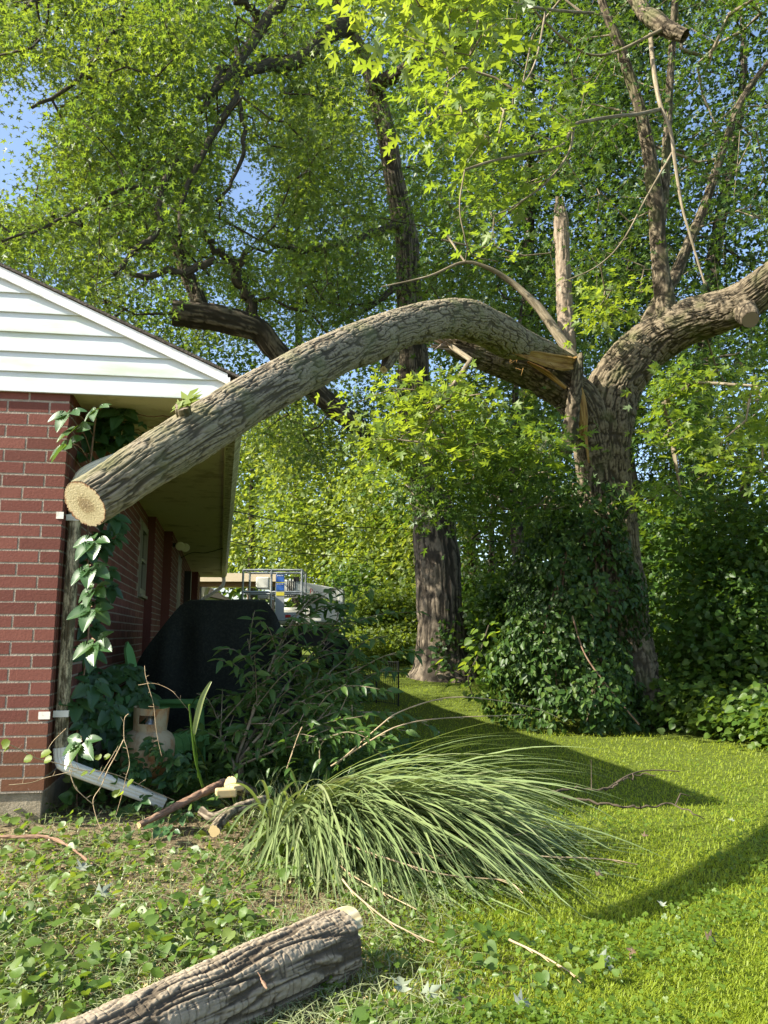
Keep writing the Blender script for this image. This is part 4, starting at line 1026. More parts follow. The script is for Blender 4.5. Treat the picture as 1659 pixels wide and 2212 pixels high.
# ---------- great maple beyond the lawn
gm = thing('great_maple', 'huge grey trunked maple standing on the lawn behind the wire pen', 'tree', tuple(P(960, 1460, 16)))
T2L = ([(958, 1500, 16, 230), (958, 1462, 16, 165), (957, 1425, 16, 124), (952, 1340, 16, 104), (947, 1240, 16, 97), (938, 1140, 16, 90), (922, 1050, 16, 84), (905, 950, 16, 80), (896, 850, 16, 76), (890, 740, 16, 64), (884, 640, 16, 57), (878, 520, 16, 54), (858, 420, 16, 48), (828, 260, 15.8, 42), (792, 140, 15.6, 36), (745, 40, 15.3, 32), (715, -80, 15, 28), (700, -260, 15, 20)]); T2 = rows(T2L)
_, gp, gr, _, _ = bark_tube('trunk', T2, M['dark_bark'], gm, 200, 560, .022, 71, 20, 12, .10, .05)
GL = [
 [(905, 1015, 15.9, 50), (842, 985, 15.2, 44), (770, 920, 14.4, 43), (700, 862, 13.9, 46), (640, 805, 13.5, 47), (590, 752, 13.2, 50), (555, 712, 13, 54), (480, 690, 12.8, 60), (420, 681, 12.7, 60), (372, 676, 12.6, 60)],
 [(440, 690, 12.75, 44), (425, 640, 12.7, 38), (402, 585, 12.6, 32), (384, 532, 12.5, 30)],
 [(552, 708, 13, 30), (538, 650, 12.9, 26), (515, 600, 12.8, 24), (512, 575, 12.7, 20), (528, 560, 12.7, 16), (534, 540, 12.7, 14)],
 [(512, 580, 12.7, 16), (492, 555, 12.6, 14), (462, 540, 12.5, 12), (440, 500, 12.3, 10)],
 [(765, 60, 15.4, 40), (735, 60, 15, 44), (690, 88, 14.4, 40), (650, 128, 13.6, 36), (582, 143, 12.8, 30), (520, 156, 12, 26), (478, 148, 11.6, 22), (462, 200, 11.3, 16), (430, 244, 11, 12)],
 [(520, 160, 12, 20), (506, 215, 11.5, 18), (480, 260, 11.2, 17), (450, 310, 10.8, 15), (420, 370, 10.5, 13), (396, 430, 10.2, 12), (388, 510, 10, 9)],
 [(640, -30, 14, 30), (590, 25, 13, 30), (560, 70, 12.5, 28), (532, 110, 12, 24), (500, 155, 11.6, 20), (462, 195, 11.2, 14), (420, 215, 10.8, 10)],
 [(560, 40, 12.8, 18), (540, 20, 12.6, 16), (515, 0, 12.4, 18), (480, -60, 12, 14)],
 [(800, 185, 15.7, 36), (840, 170, 15.2, 34), (880, 148, 14.8, 30), (935, 120, 14.4, 24), (1010, 90, 14, 16)],
 [(385, 330, 10.6, 14), (352, 410, 10.2, 14), (340, 500, 10, 14), (296, 535, 9.8, 12), (250, 590, 9.6, 8)],
 [(470, 560, 11, 16), (400, 585, 10.8, 18), (330, 590, 10.6, 14), (260, 585, 10.4, 8)],
 [(515, 100, 12.2, 14), (512, 200, 11.6, 12), (528, 280, 11.4, 11), (520, 340, 11.2, 10), (498, 400, 11, 8), (470, 432, 10.8, 8)],
 [(720, -100, 15, 34), (560, -200, 13, 28), (380, -240, 11.4, 22), (200, -160, 10, 14), (60, 20, 9.2, 10)], [(380, -240, 11.4, 18), (280, 0, 10.4, 14), (180, 160, 9.8, 10), (60, 240, 9.4, 7)],
 [(352, 410, 10.2, 10), (240, 420, 9.8, 9), (120, 480, 9.4, 7), (0, 520, 9, 6)], [(870, 480, 15.9, 22), (760, 520, 14.8, 18), (640, 540, 14, 12), (560, 520, 13.4, 8)], [(880, 600, 16, 18), (800, 660, 15, 14), (720, 700, 14.4, 9)],
]
tb = Tubes(); gsk = [gp[::12]]; gsr = [gr[::12]]
for k, L_ in enumerate(GL):
    q = rows(L_)
    if k < 2:
        o, p, r, (x, y, t), R = bark_tube('limb', q, M['dark_bark'], gm, 64, 170, .022, 80 + k, 18, 8, .12, .06)
        th = np.arange(64) * 2 * math.pi / 64
        cut_face('cut_end', p[-1], p[-1] + R[-1][:, None] * (np.cos(th)[:, None] * x[-1] + np.sin(th)[:, None] * y[-1]), M['dark_bark'], o, 4)
        c = np.hstack([p, r[:, None]])[::4]
    else:
        c = catmull(q, 36); wob = (vnoise(np.stack([np.arange(36) * .5, np.full(36, k * 3.3), np.zeros(36)], -1), 5) - .5); c[:, :3] += wob[:, None] * [.10, .05, .16]
        tb.add(c[:, :3], np.maximum(c[:, 3], .01), 9)
    gsk.append(c[::2, :3]); gsr.append(c[::2, 3])
tb.build('bough', M['branch_bark'], gm)
gsk = np.vstack(gsk); gsr = np.concatenate(gsr)
rg = np.random.default_rng(33)
scrB = Screen(GL[:13], .08, 20); scrT = Screen([T2L[7:]], .30, 10)
scr = lambda u, v, D, r_: scrB(u, v, D, r_) and scrT(u, v, D, r_)
def okA(u, v, D):
    if not scr(u, v, D, rg): return False
    if v > 560 + (u > 450) * 120: return rg.random() < .45
    return True
okB = lambda u, v, D: scr(u, v, D, rg)
GA = np.vstack([sample(1650, -260, 780, -420, 740, 10, 17, rg, HOLES, okA), sample(560, 600, 1080, -420, 720, 12.5, 18, rg, HOLES, okB), sample(300, -160, 420, -60, 640, 8.8, 12, rg, HOLES, okA), sample(70, 560, 860, 840, 1000, 13.5, 15.5, rg, (), okB)])
tb, tips = grow(gsk, gsr, GA, rg, r0=.0055, rmax=.05)
tb.build('branchwork', M['branch_bark'], gm)
Lb = Leafage(); cloud(Lb, GA, 54, np.array([.22, .22, .22]), .094, MAPLE_LOW, rg, tilt=.85, droop=.9, ccol=.65); Lb.build('crown', M['maple_leaf'], gm)

# ---------- other trees of the wood: each with its own trunk, branches and crown
CARD = (np.array([(0, 0, 0), (.34, .42, .07), (0, 1, -.14), (-.34, .42, .07)]), np.array([(0, 1, 2), (0, 2, 3)]))
def bg_tree(label, u, D, boxes, nclu, nleaf, lsz, mat, seed, tw=.30, group='trees of the wood', spread=.5, name='leafy_tree'):
    rg = np.random.default_rng(seed)
    b0 = P(u, 1300, D); gz = float(hz(b0[0], D)); top = min(P(u, bx[2], D)[2] for bx in boxes)
    th = thing(name, label, 'tree', (b0[0], D, gz), group)
    att = np.vstack([sample(max(8, int(nclu * bx[5])), bx[0], bx[1], bx[2], bx[3], D - bx[4], D + bx[4], rg, HOLES) for bx in boxes])
    hi = np.percentile(att[:, 2], 85); c0 = att.mean(0)
    ctl = np.array([[b0[0], D, gz - .2, tw * 1.25], [b0[0] + .05, D, gz + .8, tw * .95], [b0[0] * .7 + c0[0] * .3, D + .1, gz + (hi - gz) * .45, tw * .75], [c0[0], c0[1], gz + (hi - gz) * .8, tw * .4], [c0[0] + .2, c0[1], hi, tw * .12]])
    _, p, r, _, _ = bark_tube('trunk', ctl, M['dark_bark'], th, 28, 110, .02, seed, 18, 6, .12, .05)
    tb, tips = grow(p[12::5], r[12::5], att, rg, step=.7, r0=.008, rmax=.09); tb.build('branchwork', M['branch_bark'], th)
    Lb = Leafage(); cloud(Lb, att, nleaf, np.array([spread, spread, spread * .7]), lsz, CARD if D > 17 else MAPLE_LOW, rg, tilt=.9, droop=.5); Lb.build('crown', M[mat], th)
bg_tree('pale green sunlit tree rising beyond the beige patio roof', 540, 34, [(440, 660, 900, 1235, 3, 1)], 150, 60, .24, 'far_leaf', 101, .22, spread=.62)
bg_tree('yellow green sunlit tree standing behind the boom lift', 700, 29, [(590, 830, 940, 1260, 2.5, 1)], 170, 60, .22, 'far_leaf', 102, .22, spread=.55)
bg_tree('bright sunlit tree between the boom lift and the huge grey trunk', 850, 25, [(730, 960, 1040, 1360, 2.0, 1)], 170, 64, .19, 'far_leaf', 103, .2, spread=.48)
bg_tree('shadowy tree behind the trunk of the great maple', 1010, 22, [(880, 1190, 820, 1330, 2.0, 1)], 170, 60, .18, 'far_leaf', 104, .22, spread=.5)
bg_tree('dark understory tree showing under the broken fork', 1120, 15.5, [(960, 1270, 540, 1120, 1.4, 1)], 130, 44, .13, 'wood_leaf', 105, .16, spread=.36)
bg_tree('dense dark tree close behind the split maple', 1420, 13.5, [(1180, 1560, 760, 1380, 1.2, 1)], 230, 44, .125, 'wood_leaf', 106, .15, spread=.34)
bg_tree('leafy tree at the wood edge below the thick leaning limb', 1590, 12.2, [(1400, 1850, 720, 1420, 1.2, 1)], 230, 46, .12, 'wood_leaf', 107, .14, spread=.33)
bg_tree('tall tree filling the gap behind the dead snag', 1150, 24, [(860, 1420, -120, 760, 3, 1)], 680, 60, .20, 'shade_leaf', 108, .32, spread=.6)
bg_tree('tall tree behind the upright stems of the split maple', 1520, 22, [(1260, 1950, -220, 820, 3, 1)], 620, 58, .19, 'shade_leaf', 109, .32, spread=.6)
bg_tree('tall tree beyond the roof at the house side', 120, 40, [(-320, 430, 260, 800, 3, 1)], 440, 62, .27, 'wood_leaf', 110, .3, spread=.65)
bg_tree('tall tree seen through the crown between roof and great maple', 640, 42, [(360, 900, -60, 960, 3, 1)], 600, 64, .27, 'wood_leaf', 111, .3, spread=.62)
bg_tree('slim shaded tree between the great maple and the ivy mound', 1060, 19, [(960, 1180, 900, 1420, 1.5, 1)], 150, 50, .16, 'wood_leaf', 112, .12, spread=.4)
# vine covered bushes at the far lawn edge
def bush(label, u0, u1, v0, v1, D, dd, n, nleaf, lsz, mat, seed, tpl=CARD, spread=.22):
    rg = np.random.default_rng(seed); g0 = P((u0 + u1) / 2, v1, D); gz = float(hz(g0[0], D))
    th = thing('vine_covered_bush', label, 'bush', (g0[0], D, gz), 'bushes along the wood edge')
    att = sample(n, u0, u1, v0, v1, D - dd, D + dd, rg); tb = Tubes(); base = np.array([g0[0], D, gz])
    for a in att[::3]: tb.add([base + (a - base) * [.2, .2, 0], base + (a - base) * .6 + [0, 0, .1], a], [.012, .008, .003], 4)
    tb.build('stem', M['branch_bark'], th)
    Lb = Leafage(); cloud(Lb, att, nleaf, np.array([spread, spread, spread]), lsz, tpl, rg, tilt=.9); Lb.build('foliage', M[mat], th)
bush('sunlit vine covered bush between the boom lift and the great trunk', 770, 905, 1290, 1400, 20.5, 1.0, 130, 60, .13, 'far_leaf', 201)
bush('low bright bush spilling onto the far lawn beside the great trunk', 745, 900, 1380, 1425, 19.0, .7, 70, 60, .11, 'far_leaf', 202)
bush('dark bush behind the white counterweight of the lift', 722, 790, 1240, 1370, 23, 1, 80, 50, .15, 'wood_leaf', 203)
bush('shaded bush at the wood edge beside the great trunk and the ivy', 1050, 1150, 1280, 1440, 15.5, .8, 120, 60, .11, 'wood_leaf', 204, HEART)
# far side of the wood, one dense mass
rg = np.random.default_rng(77); Lb = Leafage()
ux = rg.uniform(-55, 75, 1500); cz = np.stack([ux, 42 + rg.uniform(-3, 6, 1500), rg.uniform(0.3, 13, 1500)], -1)
cz = cz[(cz[:, 2] < 4 + 7 * vnoise(np.stack([cz[:, 0] * .12, 0 * ux, 0 * ux], -1), 3))]
cloud(Lb, cz, 34, np.array([1.2, 1.0, .9]), .5, CARD, rg, tilt=1.0); tag(Lb.build('far_woods', M['wood_leaf']), kind='stuff')
ux = rg.uniform(3.0, 30, 900); cy = 13.5 + rg.random(900) * 12 + 0 * ux; Lb = Leafage()
cz = np.stack([ux, cy, rg.uniform(.3, 3.2, 900)], -1); cz[:, 2] += hz(cz[:, 0], cz[:, 1]); cz = cz[(cz[:, 0] > cz[:, 1] * .12 + 1.6)]
cloud(Lb, cz, 40, np.array([.5, .5, .4]), .17, CARD, rg, tilt=.9)
uu = rg.uniform(1395, 1900, 620); vv_ = rg.uniform(1080, 1600, 620); Dm = np.clip(8.9 + (1640 - vv_) * .004 - (uu - 1400) * .0034 + rg.random(620) * 1.6, 7.3, 13)
cz = Pn(uu, vv_, Dm); cz[:, 2] = np.maximum(cz[:, 2], hz(cz[:, 0], cz[:, 1]) + .12)
cloud(Lb, cz, 30, np.array([.24, .24, .2]), .09, HEART, rg, tilt=.7)
uu = rg.uniform(1430, 1900, 130); Dm = np.clip(9.2 - (uu - 1420) * .0062, 6.9, 9.2) + rg.random(130) * .5
cz = Pn(uu, 1500 + 0 * uu, Dm); cz[:, 2] = hz(cz[:, 0], cz[:, 1]) + rg.random(130) * .35 + .06
cloud(Lb, cz, 26, np.array([.2, .2, .10]), .08, HEART, rg, tilt=.6)
tag(Lb.build('undergrowth', M['wood_leaf']), kind='stuff')

# ---------- ivy round the foot of the split maple
iv = thing('ivy', 'glossy dark ivy mounded over the foot of the split maple', 'ivy', tuple(P(1240, 1540, 9.3)))
rg = np.random.default_rng(41); N = 15000
vv_ = 1040 + 520 * rg.random(N) ** .68
cu_ = np.interp(vv_, [1000, 1150, 1300, 1450, 1560], [1262, 1256, 1238, 1236, 1245]); hw = np.interp(vv_, [1040, 1120, 1250, 1400, 1500, 1560], [60, 85, 125, 160, 178, 178])
an = rg.random(N) * 2 * math.pi; nz = vnoise(np.stack([np.cos(an) * 1.6, np.sin(an) * 1.6, vv_ * .014], -1), 9) - .5; rad = .70 + .30 * rg.random(N) + .95 * nz
kp = vnoise(np.stack([np.cos(an) * 3.2, np.sin(an) * 3.2, vv_ * .03], -1), 19) + .3 * rg.random(N) > .40
vv_, cu_, hw, an, rad = vv_[kp], cu_[kp], hw[kp], an[kp], rad[kp]; N = len(an)
c = Pn(cu_, vv_, np.full(N, 9.45)); rw = px(hw, 9.55) * rad
pos = c + np.stack([np.cos(an) * rw, np.sin(an) * np.minimum(rw, .55 + .35 * rw) , 0 * an], -1); pos[:, 2] = np.maximum(pos[:, 2], hz(pos[:, 0], pos[:, 1]) + .03)
outv = np.stack([np.cos(an), np.sin(an), 0.45 + 0 * an], -1) + rg.normal(size=(N, 3)) * .55
Lb = Leafage(); Lb.add(pos, basis(outv, np.array([0, 0, -1.0]) + rg.normal(size=(N, 3)) * .7), (.085 * (.5 + .8 * rg.random(N))), OVATE, rg.random(N))
Lb.build('foliage', M['ivy_leaf'], iv)
tb = Tubes()
for k in range(5):
    u0 = 1230 + RND.uniform(-130, 150); q = [P(u0, 1545, 9.4 + RND.uniform(-.4, .2)), P(1240 + (u0 - 1240) * .8, 1350, 9.0), P(1255 + (u0 - 1240) * .4, 1100 + RND.uniform(-60, 100), 9.3)]
    tb.add(catmull(q, 14), [.012] * 14, 5)
tb.add(catmull([P(1236, 1330, 8.7), P(1262, 1410, 8.65), P(1310, 1480, 8.6), P(1380, 1565, 8.6)], 16), [.010] * 16, 5)
tb.build('stem', M['stick_bark'], iv)
yv = thing('grape_vine', 'sunny young vine climbing beside the ivy mound', 'vine', tuple(P(1030, 1500, 9.0)))
rg = np.random.default_rng(43); sp0 = catmull([P(1020, 1500, 9.0), P(1012, 1460, 8.95), P(1036, 1410, 8.9), P(1056, 1350, 8.9)], 20); tb = Tubes(); tb.add(sp0, [.008] * 20, 5); tb.build('stem', M['branch_bark'], yv)
Lb = Leafage(); cloud(Lb, sp0[::2], 7, np.array([.11, .11, .06]), .09, HEART, rg, tilt=.6); Lb.build('foliage', M['bright_leaf'], yv)
tv = thing('trunk_creeper', 'small creeper climbing the base of the huge grey trunk', 'vine', tuple(P(965, 1450, 15.3)))
Lb = Leafage(); cloud(Lb, catmull([P(968, 1452, 15.25), P(955, 1420, 15.3), P(962, 1380, 15.35), P(968, 1352, 15.4)], 16), 9, np.array([.13, .08, .1]), .10, HEART, rg, tilt=.9); Lb.build('foliage', M['shrub_leaf'], tv)

# ================================================================== plants by the house
rg = np.random.default_rng(55)
def palmate(L, pos, nrm, tip, size, rv, n=5):
    """five toothed leaflets from one stalk"""
    B0 = basis(np.array([nrm], float), np.array([tip], float))[0]
    for k in range(n):
        a = (k - (n - 1) / 2) * 0.95 + rg.normal() * .08; d = B0 @ np.array([math.sin(a), math.cos(a), -.22 + rg.normal() * .08])
        nn = B0[:, 2] + rg.normal(size=3) * .16
        L.add(np.array([pos]) + d * .012, basis(nn[None], d[None]), size * (.62 + .38 * math.cos(a * .8)) , TOOTH, np.array([np.clip(rv + rg.normal() * .1, 0, 1)]))
cr = thing('virginia_creeper', 'creeper climbing the downspout and eave with five fingered toothed leaves', 'vine', tuple(H(.1, .3, .2)))
Lb = Leafage(); tb = Tubes()
main = catmull([H(.12, .30, .15), H(.10, .28, .6), H(.13, .27, 1.1), H(.10, .25, 1.6), H(.09, .22, 2.0), H(.10, .25, 2.36)], 40); tb.add(main, [.006] * 40, 5)
spots = [(205, 1165, -.15, .092), (196, 1222, -.15, .092), (203, 1268, -.13, .084), (200, 1312, -.13, .094), (206, 1384, -.12, .094), (150, 890, -.12, .088), (146, 958, -.14, .092), (165, 925, -.10, .088), (178, 1602, -.10, .096), (210, 882, -.08, .07)]
for u, v, off, sz in spots:
    sz = sz * 1.5; q = P(u, v, 4.1 + off); j = int(np.argmin(np.abs(main[:, 2] - q[2] + .05))); tb.add(catmull([main[j], (main[j] + q) / 2 + [0, 0, .04], q], 8), [.003] * 8, 4)
    palmate(Lb, q, (-.35 + rg.normal() * .15, -.62, .62), (rg.normal() * .2 - .05, -.45, -.75), sz, .45 + rg.random() * .2)
for k in range(30):      # shaded leaves against the wall
    z = rg.uniform(.35, 2.3); q = H(rg.uniform(.05, .28), rg.uniform(.15, .75), z); palmate(Lb, q, (.5, -.5, .6), (rg.normal() * .4, -.3, -.8), .12 * rg.uniform(.8, 1.15), rg.random() * .6)
for k in range(20):      # cluster under the soffit
    q = P(rg.uniform(185, 275), rg.uniform(880, 965), 4.35 + rg.uniform(0, .5)); palmate(Lb, q, (.1, -.6, .6), (rg.normal() * .5, -.35, -.7), .13 * rg.uniform(.8, 1.1), rg.random() * .5)
for k in range(40):      # weedy creeper low by the chair
    q = P(rg.uniform(160, 320), rg.uniform(1440, 1620), 4.75 + rg.uniform(0, .8)); q[2] = max(q[2], .22); palmate(Lb, q, (.3, -.5, .7), (rg.normal() * .6, -.4, -.5), .125 * rg.uniform(.7, 1.1), rg.random() * .6)
for k in range(34):      # weeds half hiding the gas cylinder
    q = P(rg.uniform(250, 420), rg.uniform(1590, 1690), rg.uniform(4.35, 4.62)); q[2] = max(q[2], float(hz(q[0], q[1])) + .04); palmate(Lb, q, (rg.normal() * .3, -.4, .8), (rg.normal() * .7, -.3, -.2), .075 * rg.uniform(.6, 1.1), rg.random() * .7)
for a, c in (((.04, .25), (.78, .35)), ((.06, .4), (.80, .75)), ((.05, .5), (.7, 1.1)), ((.05, .3), (.4, .9))):
    p = catmull([H(a[0], a[1], ZS - .03), H((a[0] + c[0]) / 2, (a[1] + c[1]) / 2 + .05, ZS - .02), H(c[0], c[1], ZS - .015)], 16); p = p + rg.normal(size=p.shape) * .006; p[:, 2] = np.minimum(p[:, 2], ZS - .008); tb.add(p, [.0035] * 16, 4)
    for q in p[4::2]:
        d = np.array([rg.normal() * .6, rg.normal() * .6, -1]); Lb.add((q + d * .05)[None], basis(np.array([[.2, -.8, .3]]), d[None]), .045, OVATE, np.array([rg.random() * .5]))
tb.build('stem', M['stick_bark'], cr); Lb.build('foliage', M['creeper_leaf'], cr)

# leafy shrub in the shade of the eave
sh = thing('leafy_shrub', 'arching leafy shrub growing in the shade beside the black cover', 'shrub', tuple(G(505, 1660)))
Lb = Leafage(); tb = Tubes(); b0 = P(508, 1650, 4.75); b0[2] = float(hz(b0[0], b0[1]))
stems = [[(508, 1650, 4.75), (540, 1560, 4.8), (580, 1450, 4.95), (622, 1365, 5.1), (660, 1290, 5.3)],
 [(510, 1650, 4.75), (590, 1560, 4.8), (680, 1500, 4.9), (740, 1465, 5.0), (785, 1450, 5.05)], [(512, 1650, 4.75), (600, 1545, 4.9), (690, 1470, 5.2), (745, 1425, 5.4), (780, 1405, 5.5)],
 [(508, 1650, 4.75), (575, 1540, 5.0), (650, 1440, 5.3), (715, 1370, 5.5), (760, 1330, 5.6)], [(510, 1650, 4.75), (620, 1590, 4.7), (720, 1540, 4.7), (770, 1535, 4.75), (800, 1550, 4.8)],
 [(508, 1650, 4.75), (530, 1560, 4.9), (548, 1470, 5.0), (535, 1380, 5.1)], [(508, 1650, 4.75), (560, 1500, 4.9), (600, 1400, 5.0), (640, 1330, 5.1), (690, 1290, 5.2)], [(512, 1650, 4.8), (640, 1560, 5.2), (720, 1500, 5.5), (775, 1480, 5.8)],
 [(506, 1650, 4.7), (480, 1600, 4.8), (470, 1540, 4.9)], [(515, 1655, 4.7), (600, 1620, 4.65), (690, 1600, 4.6), (760, 1590, 4.6)], [(512, 1650, 4.8), (620, 1480, 5.4), (700, 1400, 5.7), (740, 1300, 5.9)], [(512, 1650, 4.8), (700, 1560, 5.2), (750, 1530, 5.4), (790, 1515, 5.5)]]
pos = []; nr = []; tp_ = []; rv = []
def leafed(c, r0, r1, gap, ln, side=.7, start=.15):
    tb.add(c, np.linspace(r0, r1, len(c)), 6); cum = np.concatenate([[0], np.cumsum(np.linalg.norm(np.diff(c, axis=0), axis=1))]); s = cum[-1] * start
    while s < cum[-1]:
        q = np.array([np.interp(s, cum, c[:, i]) for i in range(3)]); d = c[min(len(c) - 1, np.searchsorted(cum, s))] - c[max(0, np.searchsorted(cum, s) - 2)]; d = d / (np.linalg.norm(d) + 1e-9)
        lat = np.cross(d, [0, 0, 1]); lat /= np.linalg.norm(lat) + 1e-9; lat = lat * math.cos(s * 40) + np.cross(d, lat) * math.sin(s * 40)
        for sg in (-1, 1):
            t_ = d * .5 + lat * sg * side + [0, 0, -.35] + rg.normal(size=3) * .15; pos.append(q); tp_.append(t_); nr.append(np.array([0, -.35, 1]) + rg.normal(size=3) * .4); rv.append(rg.random())
        s += gap * rg.uniform(.7, 1.3)
for k, st in enumerate(stems):
    c = catmull([P(*q) for q in st], 26); c[0] = b0 + rg.normal(size=3) * [.03, .03, 0]; c[:, 2] = np.maximum(c[:, 2], hz(c[:, 0], c[:, 1]) + .03); leafed(c, .012 if k < 4 else .008, .003, .09, .1, start=.25)
    for j in range(5, 25, 2):
        d = (c[min(j + 2, 25)] - c[j - 2]); d /= np.linalg.norm(d); e = c[j] + (d * .5 + rg.normal(size=3) * [.6, .5, .35] + [.15, -.1, .02]) * rg.uniform(.22, .5); e[2] = max(e[2], .08)
        leafed(catmull([c[j], (c[j] + e) / 2 + [0, 0, .05], e], 9), .004, .002, .052, .1, start=.1)
Lb.add(np.array(pos), basis(np.array(nr), np.array(tp_)), .088 * (.6 + .6 * rg.random(len(pos))), LANCE, np.array(rv))
# low growth at its foot
for _ in range(520):
    pass
cc = Pn(rg.uniform(430, 800, 130), rg.uniform(1560, 1690, 130), rg.uniform(4.5, 6.0, 130)); cc[:, 2] = hz(cc[:, 0], cc[:, 1]) + rg.random(130) * .3 + .05
cloud(Lb, cc, 9, np.array([.10, .10, .06]), .075, LANCE, rg, tilt=.5)
tb.build('stem', M['grey_branch'], sh); Lb.build('foliage', M['shrub_leaf'], sh)

# ornamental grass, flattened towards the lawn
def blades(name, mat, parent, base, head, elev, bendt, length, width, rnd, seg=9, zmin=True):
    N = len(base); t = np.linspace(0, 1, seg + 1); ds = length / seg
    p = base.copy(); P_ = [p.copy()]; hx = np.stack([np.cos(head), np.sin(head), 0 * head], -1)
    for i in range(seg):
        a = elev - bendt * ((i + .5) / seg) ** 1.15; st = hx * np.cos(a)[:, None] + np.array([0, 0, 1.0]) * np.sin(a)[:, None]
        p = p + st * ds[:, None]; g = hz(p[:, 0], p[:, 1]) + .012 + .03 * rnd
        p[:, 2] = np.maximum(p[:, 2], g); P_.append(p.copy())
    Q = np.stack(P_, 1); lat = np.stack([-np.sin(head), np.cos(head), 0 * head], -1); tw = (rg.random(N) - .5) * 1.2
    lat = lat * np.cos(tw)[:, None] + np.array([0, 0, 1.0]) * np.sin(tw)[:, None]
    w = np.sin(np.clip(t * .9 + .14, 0, 1) * math.pi) ** .55 * (1 - t ** 5) + .03
    off = lat[:, None, :] * (w[None, :, None] * width[:, None, None] / 2)
    V = np.stack([Q - off, Q + np.array([0, 0, -.15]) * width[:, None, None] * w[None, :, None], Q + off], 2)   # N, seg+1, 3, 3
    k = (seg + 1) * 3; fi = []
    for i in range(seg):
        for j in range(2): fi.append((i * 3 + j, i * 3 + j + 1, i * 3 + j + 4, i * 3 + j + 3))
    f = (np.array(fi)[None] + (np.arange(N) * k)[:, None, None]).reshape(-1, 4)
    return mk_mesh(name, V.reshape(-1, 3), f, mat, parent, True, {'rnd': np.repeat(rnd, k)})
oc = G(690, 1790)
og = thing('ornamental_grass', 'big clump of long striped grass blades flattened towards the lawn', 'grass clump', tuple(oc))
N = 1800
ang = rg.random(N) * 6.283; rr_ = np.sqrt(rg.random(N)); bx = oc[0] + .06 + rr_ * np.cos(ang) * .36; by = oc[1] + .04 + rr_ * np.sin(ang) * .20
base = np.stack([bx, by, hz(bx, by)], -1)
hd = np.radians(-38) + rg.normal(size=N) * .46 + (by - oc[1]) * 1.6; hd = np.where(rg.random(N) < .20, np.radians(rg.uniform(-100, -45, N)), hd); hd = np.where(rg.random(N) < .008, rg.random(N) * 6.283, hd)
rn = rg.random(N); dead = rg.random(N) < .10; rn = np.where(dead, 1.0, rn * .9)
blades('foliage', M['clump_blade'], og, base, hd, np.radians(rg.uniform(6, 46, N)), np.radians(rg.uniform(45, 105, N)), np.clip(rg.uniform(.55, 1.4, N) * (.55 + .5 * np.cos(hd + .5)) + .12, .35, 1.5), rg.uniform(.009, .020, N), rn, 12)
N = 420; ang = rg.random(N) * 6.283; rr_ = np.sqrt(rg.random(N)); bx = oc[0] - .05 + rr_ * np.cos(ang) * .42; by = oc[1] + .06 + rr_ * np.sin(ang) * .3
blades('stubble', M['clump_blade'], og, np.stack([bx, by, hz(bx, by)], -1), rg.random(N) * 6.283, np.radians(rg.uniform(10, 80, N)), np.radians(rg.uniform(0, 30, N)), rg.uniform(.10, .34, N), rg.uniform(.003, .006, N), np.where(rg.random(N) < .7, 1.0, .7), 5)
SK = [[(728, 1650, 4.5), (823, 1566, 4.5), (863, 1538, 4.55), (949, 1510, 4.7), (1024, 1507, 4.9), (1100, 1518, 5.1), (1166, 1533, 5.2), (1206, 1550, 5.2)], [(715, 1655, 4.5), (823, 1586, 4.45), (873, 1565, 4.5), (924, 1555, 4.6), (1000, 1549, 4.8), (1135, 1544, 5.1)],
 [(760, 1770, 3.9), (823, 1815, 3.6), (898, 1843, 3.5), (954, 1848, 3.5), (1024, 1825, 3.65), (1105, 1805, 3.8), (1186, 1785, 3.95)], [(740, 1820, 3.6), (823, 1850, 3.4), (944, 1886, 3.35), (1024, 1896, 3.4), (1095, 1903, 3.4), (1130, 1930, 3.3)], [(1060, 1835, 3.6), (1171, 1850, 3.6), (1256, 1853, 3.65), (1327, 1858, 3.7), (1377, 1868, 3.68)],
 [(740, 1900, 3.2), (766, 1930, 3.05), (830, 1983, 2.95), (870, 2006, 2.9), (909, 2025, 2.88), (938, 2036, 2.86)], [(1100, 2030, 2.85), (1168, 2062, 2.75), (1256, 2115, 2.6)], [(640, 1760, 4.1), (700, 1830, 3.7), (760, 1890, 3.4), (900, 1965, 3.1)], [(620, 1660, 4.5), (640, 1600, 4.5), (652, 1570, 4.5)], [(690, 1650, 4.6), (700, 1600, 4.6), (780, 1560, 4.7)]]
for st in SK:
    q = np.array([P(*a) for a in st]); q[:, 2] = np.maximum(q[:, 2], hz(q[:, 0], q[:, 1]) + .012); tb = Tubes(); c = catmull(q, 30); tb.add(c, np.linspace(.0048, .0022, 30), 5)
    for j in range(6, 28, 6):
        d = c[j + 1] - c[j]; d /= np.linalg.norm(d); tb.add([c[j], c[j] + d * .05 + [0, -.008, -.01]], [.003, .0012], 4)
    tb.build('dry_stalk', M['pale_twig'], og)
